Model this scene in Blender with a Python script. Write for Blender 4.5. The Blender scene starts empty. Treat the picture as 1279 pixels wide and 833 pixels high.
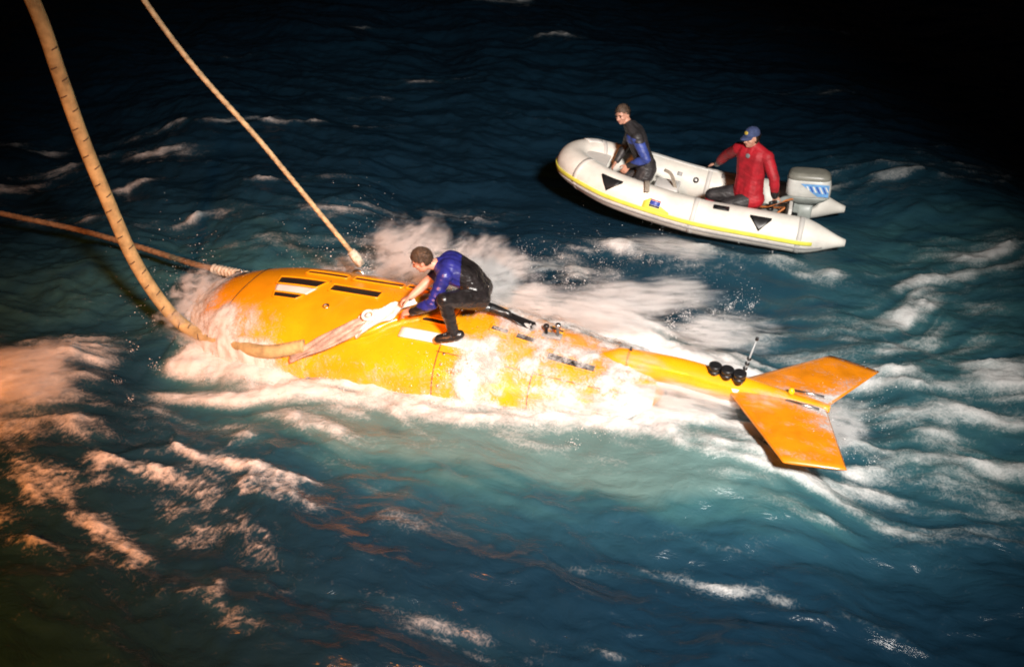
import bpy, bmesh, math, random
import numpy as np
from mathutils import Vector, Matrix

random.seed(7)
rng = np.random.default_rng(11)
scene = bpy.context.scene
COL = scene.collection
R = math.radians

# ------------------------------------------------------------------ camera
cam_data = bpy.data.cameras.new('camera')
cam = bpy.data.objects.new('camera', cam_data)
COL.objects.link(cam)
cam.location = (0.0, 0.0, 5.6)
cam.rotation_euler = (R(90 - 31), 0, 0)
cam_data.sensor_width = 36.0
cam_data.lens = 35.0
cam_data.clip_start = 0.1
cam_data.clip_end = 6000
scene.camera = cam

# ------------------------------------------------------------------ night sky
world = bpy.data.worlds.new('World')
scene.world = world
world.use_nodes = True
wn = world.node_tree.nodes
sky = wn.new('ShaderNodeTexSky')
sky.sky_type = 'NISHITA'
sky.sun_disc = False
sky.sun_elevation = R(-3.0)
sky.sun_rotation = R(200)
world.node_tree.links.new(sky.outputs['Color'], wn['Background'].inputs['Color'])
wn['Background'].inputs['Strength'].default_value = 0.05

# ------------------------------------------------------------------ the ship's deck floodlights (night: no sun)
def deck_lamp(name, loc, target, color, watts, cone, blend, radius):
    ld = bpy.data.lights.new(name, 'SPOT')
    ld.color = color
    ld.energy = watts
    ld.spot_size = R(cone)
    ld.spot_blend = blend
    ld.shadow_soft_size = radius
    o = bpy.data.objects.new(name, ld)
    COL.objects.link(o)
    o.location = loc
    o.rotation_euler = (Vector(target) - Vector(loc)).to_track_quat('-Z', 'Y').to_euler()
    return o

deck_lamp('white_floodlight', (2.9, -1.5, 8.6), (0.5, 9.7, 0.2), (1.0, 0.94, 0.88), 16500, 52, 1.0, 0.7)
deck_lamp('sodium_floodlight', (-3.8, -1.8, 7.2), (-3.1, 6.2, 0.2), (1.0, 0.27, 0.03), 9000, 54, 1.0, 0.35)

scene.view_settings.view_transform = 'Standard'
scene.view_settings.look = 'None'
scene.view_settings.exposure = 0.0
scene.view_settings.gamma = 1.0
scene.view_settings.use_curve_mapping = False
scene.cycles.use_denoising = True
scene.cycles.max_bounces = 8
scene.cycles.volume_bounces = 5
scene.cycles.transparent_max_bounces = 16
scene.cycles.filter_width = 1.9

# ------------------------------------------------------------------ helpers
def tag(o, label=None, cat=None, group=None, kind=None):
    if label: o['label'] = label
    if cat: o['category'] = cat
    if group: o['group'] = group
    if kind: o['kind'] = kind
    return o

def empty(name, loc=(0, 0, 0)):
    o = bpy.data.objects.new(name, None)
    o.empty_display_size = 0.2
    o.location = loc
    COL.objects.link(o)
    return o

def link(name, me, mat=None, parent=None, smooth=True):
    o = bpy.data.objects.new(name, me)
    COL.objects.link(o)
    if mat is not None:
        me.materials.clear()
        me.materials.append(mat)
    if smooth:
        me.polygons.foreach_set('use_smooth', [True] * len(me.polygons))
    if parent is not None:
        o.parent = parent
        root = parent
        off = Vector((0, 0, 0))
        while root is not None:
            off += root.location
            root = root.parent
        # all vertices are given in world space: move them to the parent's frame
        me.transform(Matrix.Translation(-off))
    me.update()
    return o

def mesh_py(verts, faces):
    me = bpy.data.meshes.new('m')
    me.from_pydata([tuple(map(float, v)) for v in verts], [], faces)
    me.update()
    return me

def from_bm(bm):
    me = bpy.data.meshes.new('m')
    bmesh.ops.recalc_face_normals(bm, faces=bm.faces)
    bm.to_mesh(me)
    bm.free()
    return me

def V(*a):
    return np.array(a, float)

def unit(v):
    v = np.asarray(v, float)
    return v / (np.linalg.norm(v) + 1e-12)

def frame_path(pts):
    pts = [np.asarray(p, float) for p in pts]
    n = len(pts)
    T = [unit(pts[min(i + 1, n - 1)] - pts[max(i - 1, 0)]) for i in range(n)]
    up = V(0, 0, 1) if abs(T[0][2]) < 0.9 else V(1, 0, 0)
    A = [unit(np.cross(T[0], up))]
    for i in range(1, n):
        a = A[-1] - T[i] * np.dot(A[-1], T[i])
        A.append(unit(a))
    B = [np.cross(T[i], A[i]) for i in range(n)]
    return pts, T, A, B

def tube_mesh(pts, rad, seg=12, caps=True, lobes=0, twist=0.0, depth=0.12):
    pts, T, A, B = frame_path(pts)
    n = len(pts)
    rads = rad if hasattr(rad, '__len__') else [rad] * n
    verts, faces = [], []
    s = 0.0
    for i in range(n):
        if i: s += np.linalg.norm(pts[i] - pts[i - 1])
        for k in range(seg):
            an = 2 * math.pi * k / seg
            r = rads[i]
            if lobes:
                r = r * (1 + depth * (abs(math.cos(lobes * 0.5 * (an + twist * s))) - 0.6))
            verts.append(pts[i] + (A[i] * math.cos(an) + B[i] * math.sin(an)) * r)
    for i in range(n - 1):
        for k in range(seg):
            k2 = (k + 1) % seg
            faces.append((i * seg + k, i * seg + k2, (i + 1) * seg + k2, (i + 1) * seg + k))
    if caps:
        faces.append(tuple(range(seg))[::-1])
        faces.append(tuple((n - 1) * seg + k for k in range(seg)))
    return mesh_py(verts, faces)

def smooth_path(pts, n):
    """Catmull-Rom through pts, n samples."""
    P = [np.asarray(p, float) for p in pts]
    P = [2 * P[0] - P[1]] + P + [2 * P[-1] - P[-2]]
    m = len(P) - 3
    out = []
    for i in range(n):
        f = i / (n - 1) * m
        k = min(int(f), m - 1)
        t = f - k
        p0, p1, p2, p3 = P[k:k + 4]
        out.append(0.5 * ((2 * p1) + (-p0 + p2) * t + (2 * p0 - 5 * p1 + 4 * p2 - p3) * t * t + (-p0 + 3 * p1 - 3 * p2 + p3) * t ** 3))
    return out

def box_mesh(c, X, Y, Z, sx, sy, sz, bevel=0.0, seg=2):
    """box centred at c with axes X,Y,Z and full sizes."""
    bm = bmesh.new()
    bmesh.ops.create_cube(bm, size=1.0)
    for v in bm.verts:
        v.co = Vector((v.co.x * sx, v.co.y * sy, v.co.z * sz))
    if bevel:
        bmesh.ops.bevel(bm, geom=list(bm.edges), offset=bevel, segments=seg, affect='EDGES', profile=0.5)
    M = Matrix(((X[0], Y[0], Z[0], c[0]), (X[1], Y[1], Z[1], c[1]), (X[2], Y[2], Z[2], c[2]), (0, 0, 0, 1)))
    bm.transform(M)
    return from_bm(bm)

def ellipsoid_mesh(c, X, Y, Z, rx, ry, rz, sub=2):
    bm = bmesh.new()
    bmesh.ops.create_icosphere(bm, subdivisions=sub, radius=1.0)
    M = Matrix(((X[0] * rx, Y[0] * ry, Z[0] * rz, c[0]), (X[1] * rx, Y[1] * ry, Z[1] * rz, c[1]), (X[2] * rx, Y[2] * ry, Z[2] * rz, c[2]), (0, 0, 0, 1)))
    bm.transform(M)
    return from_bm(bm)

def lathe_mesh(c, axis, prof, seg=20):
    """prof: list of (along axis, radius)"""
    pts = [np.asarray(c) + unit(axis) * a for a, r in prof]
    A = unit(np.cross(axis, V(0, 0, 1) if abs(unit(axis)[2]) < 0.9 else V(1, 0, 0)))
    B = np.cross(unit(axis), A)
    verts, faces = [], []
    n = len(prof)
    for i, (a, r) in enumerate(prof):
        for k in range(seg):
            an = 2 * math.pi * k / seg
            verts.append(pts[i] + (A * math.cos(an) + B * math.sin(an)) * r)
    for i in range(n - 1):
        for k in range(seg):
            k2 = (k + 1) % seg
            faces.append((i * seg + k, i * seg + k2, (i + 1) * seg + k2, (i + 1) * seg + k))
    faces.append(tuple(range(seg))[::-1])
    faces.append(tuple((n - 1) * seg + k for k in range(seg)))
    return mesh_py(verts, faces)

def plate_mesh(poly, thick_vec):
    """prism from a closed 3D polygon, extruded by +-thick_vec/2"""
    t = np.asarray(thick_vec, float) / 2
    n = len(poly)
    verts = [np.asarray(p) + t for p in poly] + [np.asarray(p) - t for p in poly]
    faces = [tuple(range(n)), tuple(range(2 * n - 1, n - 1, -1))]
    for k in range(n):
        k2 = (k + 1) % n
        faces.append((k, n + k, n + k2, k2))
    return mesh_py(verts, faces)

# ------------------------------------------------------------------ numpy noise
def _hash(ix, iy, seed):
    h = (ix.astype(np.int64) * 374761393 + iy.astype(np.int64) * 668265263 + seed * 1274126177) & 0xffffffff
    h = ((h ^ (h >> 13)) * 1274126177) & 0xffffffff
    h = h ^ (h >> 16)
    return (h & 0xffff) / 65536.0 * 2 * math.pi

def gnoise(x, y, seed=0):
    ix, iy = np.floor(x), np.floor(y)
    fx, fy = x - ix, y - iy
    ux, uy = fx * fx * fx * (fx * (fx * 6 - 15) + 10), fy * fy * fy * (fy * (fy * 6 - 15) + 10)
    def g(dx, dy):
        a = _hash(ix + dx, iy + dy, seed)
        return np.cos(a) * (fx - dx) + np.sin(a) * (fy - dy)
    n0 = g(0, 0) * (1 - ux) + g(1, 0) * ux
    n1 = g(0, 1) * (1 - ux) + g(1, 1) * ux
    return (n0 * (1 - uy) + n1 * uy) * 1.4

def fbm(x, y, octv=4, seed=0, gain=0.5):
    a, s, t = 1.0, 0.0, 0.0
    for k in range(octv):
        s = s + a * gnoise(x, y, seed + k * 17)
        t += a
        a *= gain
        x, y = x * 2.03 + 3.1, y * 2.03 - 1.7
    return s / t

def ridged(x, y, octv=4, seed=0, gain=0.5):
    a, s, t = 1.0, 0.0, 0.0
    for k in range(octv):
        s = s + a * (1 - np.abs(gnoise(x, y, seed + k * 13)) * 1.6)
        t += a
        a *= gain
        x, y = x * 2.1 + 5.2, y * 2.1 + 1.3
    return s / t

def sstep(a, b, x):
    t = np.clip((x - a) / (b - a), 0, 1)
    return t * t * (3 - 2 * t)

# ------------------------------------------------------------------ materials
def new_mat(name):
    m = bpy.data.materials.new(name)
    m.use_nodes = True
    return m, m.node_tree.nodes, m.node_tree.links, m.node_tree.nodes['Principled BSDF']

def mat(name, col, rough=0.5, var=0.12, scale=6.0, bump=0.0, bscale=40.0, metal=0.0, coat=0.0, spec=0.5, col2=None, rvar=0.1):
    m, N, Lk, b = new_mat(name)
    tc = N.new('ShaderNodeTexCoord')
    n = N.new('ShaderNodeTexNoise')
    n.inputs['Scale'].default_value = scale
    n.inputs['Detail'].default_value = 6
    n.inputs['Roughness'].default_value = 0.6
    Lk.new(tc.outputs['Object'], n.inputs['Vector'])
    mx = N.new('ShaderNodeMix'); mx.data_type = 'RGBA'
    c2 = col2 if col2 else tuple(c * (1 - 2.2 * var) for c in col)
    mx.inputs['A'].default_value = (*[min(1, c * (1 + 0.6 * var)) for c in col], 1)
    mx.inputs['B'].default_value = (*c2, 1)
    mr = N.new('ShaderNodeMapRange')
    mr.inputs['From Min'].default_value = 0.38
    mr.inputs['From Max'].default_value = 0.72
    Lk.new(n.outputs['Fac'], mr.inputs['Value'])
    Lk.new(mr.outputs['Result'], mx.inputs['Factor'])
    Lk.new(mx.outputs['Result'], b.inputs['Base Color'])
    rr = N.new('ShaderNodeMapRange')
    rr.inputs['To Min'].default_value = max(0.02, rough - rvar)
    rr.inputs['To Max'].default_value = min(1, rough + rvar)
    Lk.new(n.outputs['Fac'], rr.inputs['Value'])
    Lk.new(rr.outputs['Result'], b.inputs['Roughness'])
    b.inputs['Metallic'].default_value = metal
    b.inputs['Coat Weight'].default_value = coat
    b.inputs['Coat Roughness'].default_value = 0.08
    b.inputs['Specular IOR Level'].default_value = spec
    if bump:
        n2 = N.new('ShaderNodeTexNoise')
        n2.inputs['Scale'].default_value = bscale
        n2.inputs['Detail'].default_value = 4
        Lk.new(tc.outputs['Object'], n2.inputs['Vector'])
        bp = N.new('ShaderNodeBump')
        bp.inputs['Strength'].default_value = bump
        bp.inputs['Distance'].default_value = 0.01
        Lk.new(n2.outputs['Fac'], bp.inputs['Height'])
        Lk.new(bp.outputs['Normal'], b.inputs['Normal'])
    return m

M = {}
M['hull'] = mat('hull_orange_paint', (0.84, 0.34, 0.006), 0.28, 0.10, 2.5, 0.05, 30, coat=0.4)
M['fin'] = mat('fin_orange_paint', (0.78, 0.24, 0.006), 0.32, 0.12, 5, 0.05, 30, coat=0.4)
M['slot'] = mat('slot_black', (0.012, 0.011, 0.010), 0.55, 0.2, 12)
M['white_gloss'] = mat('white_gloss_paint', (0.78, 0.77, 0.74), 0.3, 0.06, 8)
M['black_plastic'] = mat('black_plastic', (0.012, 0.012, 0.013), 0.35, 0.2, 20)
M['steel'] = mat('brushed_steel', (0.55, 0.55, 0.56), 0.3, 0.15, 30, metal=1.0)
M['grey_metal'] = mat('grey_painted_metal', (0.30, 0.31, 0.31), 0.4, 0.12, 14)
M['yellow_lamp'] = mat('yellow_lens', (0.85, 0.55, 0.01), 0.2, 0.05, 10)
M['hypalon'] = mat('white_boat_fabric', (0.80, 0.77, 0.70), 0.45, 0.10, 3.5, 0.12, 60)
M['hypalon_in'] = mat('white_boat_seam_tape', (0.66, 0.64, 0.60), 0.5, 0.08, 4)
M['boat_floor'] = mat('boat_floor_grey', (0.30, 0.29, 0.27), 0.6, 0.2, 9, 0.3, 50)
M['yellow_strip'] = mat('yellow_rubber', (0.80, 0.77, 0.10), 0.45, 0.08, 9)
M['grey_rubber'] = mat('grey_rubber', (0.42, 0.41, 0.40), 0.55, 0.1, 12)
M['blue_print'] = mat('blue_print', (0.04, 0.08, 0.42), 0.4, 0.1, 20)
M['sky_print'] = mat('light_blue_print', (0.16, 0.38, 0.72), 0.35, 0.15, 9)
M['red_print'] = mat('red_print', (0.45, 0.04, 0.05), 0.4, 0.1, 20)
M['cowl'] = mat('cowling_white', (0.64, 0.64, 0.60), 0.32, 0.10, 6, coat=0.2)
M['cowl_top'] = mat('cowling_grey_top', (0.23, 0.225, 0.19), 0.35, 0.12, 9)
M['motor_grey'] = mat('motor_pale_grey', (0.30, 0.33, 0.31), 0.4, 0.12, 9)
M['skin'] = mat('skin', (0.58, 0.30, 0.21), 0.45, 0.10, 14, 0.06, 120)
M['wetsuit'] = mat('black_neoprene', (0.014, 0.013, 0.014), 0.30, 0.3, 9, 0.5, 26)
M['wetsuit_dry'] = mat('charcoal_neoprene', (0.035, 0.032, 0.034), 0.5, 0.3, 9, 0.5, 26)
M['blue_suit'] = mat('blue_neoprene', (0.020, 0.024, 0.19), 0.34, 0.25, 9, 0.25, 14)
M['blue_suit_dry'] = mat('blue_neoprene_dull', (0.04, 0.07, 0.30), 0.5, 0.2, 9, 0.5, 26)
M['grey_suit'] = mat('grey_neoprene', (0.22, 0.22, 0.23), 0.45, 0.2, 9, 0.3, 26)
M['red_suit'] = mat('red_drysuit', (0.40, 0.008, 0.018), 0.62, 0.22, 8, 0.4, 11)
M['hair'] = mat('brown_hair', (0.075, 0.042, 0.022), 0.55, 0.4, 60, 0.8, 90)
M['hair_grey'] = mat('greying_hair', (0.12, 0.075, 0.05), 0.6, 0.4, 60, 0.8, 90)
M['eye'] = mat('eye_dark', (0.03, 0.02, 0.02), 0.15, 0.1, 20)
M['lips'] = mat('lips', (0.42, 0.14, 0.12), 0.4, 0.1, 30)
M['cap'] = mat('navy_cap_cloth', (0.045, 0.065, 0.16), 0.8, 0.2, 30, 0.3, 120)
M['gold'] = mat('gold_thread', (0.60, 0.42, 0.06), 0.5, 0.2, 60)
M['sling'] = mat('white_sling_cloth', (0.72, 0.70, 0.66), 0.7, 0.2, 14, 0.6, 60)
M['pink_sling'] = mat('faded_webbing', (0.46, 0.34, 0.28), 0.7, 0.25, 10, 0.6, 80)
M['rope'] = mat('tan_rope', (0.48, 0.36, 0.20), 0.75, 0.25, 16, 0.5, 130)
M['hawser'] = mat('hawser_sheath', (0.47, 0.36, 0.17), 0.75, 0.22, 9, 0.45, 160)
M['splice'] = mat('pale_rope_splice', (0.62, 0.57, 0.46), 0.8, 0.25, 20, 0.6, 100)
M['strap'] = mat('grey_webbing', (0.30, 0.26, 0.21), 0.8, 0.2, 30)
M['tracer'] = mat('tracer_brown', (0.10, 0.065, 0.04), 0.8, 0.2, 20)
M['tow'] = mat('brown_wet_rope', (0.24, 0.15, 0.08), 0.7, 0.3, 14, 0.5, 130)
M['hose'] = mat('orange_hose', (0.50, 0.16, 0.04), 0.5, 0.15, 30)

# ------------------------------------------------------------------ geometry of the floating things, used by the sea too
HULL_L = 5.15
HN = V(-3.42, 9.62, 0.06)
HYAW = R(-17.8)
DU = V(math.cos(HYAW), math.sin(HYAW), 0)
DV = V(-math.sin(HYAW), math.cos(HYAW), 0)

def hull_prof(t):
    n = min(t / 0.30, 1.0)
    nose = (1 - (1 - n) ** 2.3) ** (1 / 2.3)
    s = max(0.0, (t - 0.52) / 0.48)
    w = nose * (1 - (s * s * (3 - 2 * s)) * 0.30)
    h = nose * (1 - (s * s * (3 - 2 * s)) * 0.55)
    if t > 0.90:
        e = math.sqrt(max(0.0, 1 - ((t - 0.90) / 0.10) ** 2))
        w *= 0.25 + 0.75 * e
        h *= 0.35 + 0.65 * e
    return w, h

def hull_pt(u, phi, off=0.0):
    """surface point: phi 0 is the top, positive towards the near (port) side"""
    t = min(max(u / HULL_L, 0.0), 1.0)
    w, h = hull_prof(t)
    a, b = 0.80 * w + 1e-4, 0.56 * h + 1e-4
    c, s = math.cos(phi), math.sin(phi)
    e = 2 / 2.35
    y = -a * math.copysign(abs(s) ** e, s)
    z = b * math.copysign(abs(c) ** e, c)
    nn = unit(V(0, y / (a * a), z / (b * b)))
    if z < 0: z *= 1.1
    return HN + DU * u + DV * (y + nn[1] * off) + V(0, 0, z + nn[2] * off)

# inflatable boat frame
BO = V(3.74, 11.72, -0.02)
BF = unit(V(-0.962, 0.273, 0)); BP = V(-BF[1], BF[0], 0)
BPITCH = R(4.0)
def boat(x, y, z):
    return BO + BF * (x * math.cos(BPITCH) - z * math.sin(BPITCH)) + BP * y + V(0, 0, x * math.sin(BPITCH) + z * math.cos(BPITCH))

# ------------------------------------------------------------------ the sea
def axis_coords(lo, hi, step0, step1, far):
    core = [lo]
    while core[-1] < hi:
        f = (core[-1] - lo) / (hi - lo)
        core.append(core[-1] + step0 + (step1 - step0) * f)
    a = list(core)
    s = step1
    while a[-1] < far:
        s *= 1.22
        a.append(a[-1] + s)
    s = step0
    b = []
    q = lo
    while q > -far:
        s *= 1.22
        q -= s
        b.append(q)
    return np.array(b[::-1] + a)

# (x, y, radius along, radius across, angle in degrees, strength)
FOAM = [
    (-4.9, 8.35, 0.75, 0.72, 20, 1.4), (-4.5, 7.95, 0.5, 0.45, 30, 1.15),
    (-1.15, 10.2, 0.85, 0.5, -10, 1.2), (-2.2, 10.2, 0.9, 0.2, -14, 0.6), (-0.55, 10.35, 0.9, 0.35, -20, 0.75), (-1.6, 10.9, 0.9, 0.3, -15, 0.45),
    (0.2, 9.75, 0.9, 0.4, -25, 0.65), (1.3, 9.35, 1.3, 0.55, -16, 1.3), (2.0, 8.85, 1.1, 0.45, -20, 1.2), (0.6, 9.15, 1.0, 0.4, -17, 1.1),
    (1.2, 7.75, 0.9, 0.28, -18, 0.95), (2.3, 7.05, 0.6, 0.35, -20, 0.9), (2.95, 7.35, 0.55, 0.30, -20, 1.1), (1.75, 7.5, 0.6, 0.25, -20, 0.9), (3.3, 7.0, 0.8, 0.25, -15, 0.7), (2.2, 6.95, 0.8, 0.18, -15, 0.75), (3.0, 6.45, 0.9, 0.16, -6, 0.7), (3.9, 6.6, 0.9, 0.18, -10, 0.5),
    (5.4, 10.6, 1.0, 0.20, 22, 0.62), (4.6, 9.9, 0.9, 0.18, 25, 0.55), (5.9, 11.2, 0.8, 0.15, 15, 0.5), (4.4, 8.9, 0.9, 0.25, -8, 0.6), (5.0, 8.2, 1.0, 0.25, -14, 0.62), (4.3, 7.6, 0.8, 0.2, -25, 0.6), (5.2, 7.3, 0.9, 0.2, -10, 0.5), (3.6, 8.6, 0.7, 0.25, 5, 0.6),
    (4.9, 13.2, 1.2, 0.2, 10, 0.45), (6.6, 13.5, 1.2, 0.18, 5, 0.42),
    (1.66, 5.55, 0.5, 0.07, -4, 0.75), (0.85, 5.62, 0.35, 0.05, -6, 0.6), (-0.55, 5.15, 0.55, 0.12, -18, 0.72), (-0.15, 4.95, 0.35, 0.1, -30, 0.6), (0.6, 4.95, 0.2, 0.05, 0, 0.55), (-0.95, 6.25, 0.4, 0.12, -12, 0.55), (2.4, 5.7, 0.5, 0.04, -12, 0.45), (1.4, 6.1, 1.0, 0.05, -14, 0.40),
    (-3.9, 7.3, 0.9, 0.22, -28, 0.72), (-3.2, 7.0, 0.7, 0.16, -32, 0.70), (-2.4, 6.95, 0.6, 0.14, -25, 0.72), (-3.3, 6.35, 0.9, 0.16, -25, 0.75), (-2.5, 6.2, 0.6, 0.12, -22, 0.68), (-1.95, 6.45, 0.5, 0.12, -20, 0.65), (-2.9, 5.75, 0.6, 0.10, -28, 0.66), (-2.3, 5.4, 0.7, 0.08, -30, 0.66), (-1.6, 6.75, 0.6, 0.1, -14, 0.55), (-1.4, 5.35, 0.6, 0.1, -20, 0.55), (-4.6, 7.3, 0.7, 0.25, -20, 0.6), (-4.1, 6.7, 0.7, 0.2, -25, 0.62), (-3.7, 5.9, 0.6, 0.12, -20, 0.5),
    (-4.6, 15.6, 1.3, 0.10, 3, 0.72), (-3.2, 15.7, 0.7, 0.07, 4, 0.55), (-5.6, 13.3, 0.4, 0.14, 20, 0.95), (-6.8, 14.6, 0.9, 0.2, 10, 0.55), (-7.6, 13.9, 1.0, 0.2, 5, 0.55), (-5.4, 14.6, 0.8, 0.2, -12, 0.45), (-8.2, 15.7, 0.9, 0.25, -4, 0.5), (-6.3, 12.6, 1.0, 0.14, -12, 0.5), (-4.0, 12.2, 0.9, 0.15, 8, 0.40), (-2.9, 13.2, 0.8, 0.15, 12, 0.45), (-2.2, 12.1, 0.9, 0.2, 10, 0.45), (-0.8, 12.6, 0.8, 0.2, -6, 0.42), (-3.0, 11.2, 0.9, 0.16, -6, 0.35),
    (0.0, 24.2, 0.8, 0.25, 15, 0.8), (0.95, 21.0, 0.4, 0.18, 0, 0.55), (7.2, 22.0, 1.2, 0.08, 2, 0.42), (-1.4, 18.2, 0.5, 0.12, 0, 0.45), (2.4, 23.0, 0.4, 0.1, 0, 0.4), (-2.6, 17.4, 0.4, 0.06, -8, 0.4), (-6.0, 20.0, 0.7, 0.1, 5, 0.35), (-3.2, 22.0, 0.6, 0.1, 8, 0.35), (5.5, 17.5, 0.8, 0.08, 4, 0.38),
    (1.7, 11.35, 0.9, 0.22, -15, 0.72), (2.6, 11.0, 0.9, 0.16, -15, 0.6), (3.4, 10.7, 0.7, 0.12, -14, 0.45), (0.9, 11.0, 0.7, 0.22, -30, 0.42), (0.2, 10.9, 0.9, 0.3, 20, 0.42), (1.6, 10.3, 1.1, 0.22, -10, 0.40), (2.8, 10.0, 1.0, 0.18, -12, 0.38),
]
AER_GLOW = [  # bubbly water round the hull; side patches paint lamplit blue-teal into the colour
    (0.7, 7.1, 2.1, 0.55, -14, 1.0), (-0.9, 7.5, 1.7, 0.7, -16, 0.75), (1.9, 6.75, 0.8, 0.45, -10, 0.6), (-0.3, 6.6, 1.6, 0.4, -14, 0.35), (-2.6, 8.3, 0.9, 0.6, -20, 0.5),
    (4.9, 9.2, 2.2, 2.0, 10, 0.50), (5.4, 11.2, 2.4, 1.4, 10, 0.48), (4.4, 7.4, 1.6, 1.0, -10, 0.48), (-4.9, 10.5, 1.8, 1.2, 0, 0.46), (-3.6, 11.2, 2.2, 1.0, -5, 0.36), (-6.0, 9.8, 1.5, 0.9, 0, 0.4), (2.4, 8.2, 1.2, 0.9, -16, 0.5), (5.0, 13.0, 2.0, 1.0, 0, 0.22),
]

def blob_field(X, Y, lst):
    out = np.zeros_like(X)
    for (cx, cy, ra, rb, an, st) in lst:
        c, s = math.cos(R(an)), math.sin(R(an))
        m = (np.abs(X - cx) < 3 * ra + 3 * rb) & (np.abs(Y - cy) < 3 * ra + 3 * rb)
        if not m.any(): continue
        dx, dy = X[m] - cx, Y[m] - cy
        q = ((dx * c + dy * s) / ra) ** 2 + ((-dx * s + dy * c) / rb) ** 2
        g = st * np.exp(-q * 0.8)
        out[m] = np.maximum(out[m], g) + 0.25 * np.minimum(out[m], g)
    return out

def hull_local(X, Y):
    dx, dy = X - HN[0], Y - HN[1]
    u = dx * DU[0] + dy * DU[1]
    v = dx * DV[0] + dy * DV[1]
    t = np.clip(u / HULL_L, 0, 1)
    n = np.minimum(t / 0.30, 1)
    w = (1 - (1 - n) ** 2.3) ** (1 / 2.3)
    s = np.clip((t - 0.52) / 0.48, 0, 1)
    w = 0.8 * w * (1 - s * s * (3 - 2 * s) * 0.30)
    du = np.where(u < 0, -u, np.where(u > HULL_L, u - HULL_L, 0))
    dv = np.maximum(np.abs(v) - w, 0)
    d = np.sqrt(du * du + dv * dv)
    return u, v, d

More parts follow.
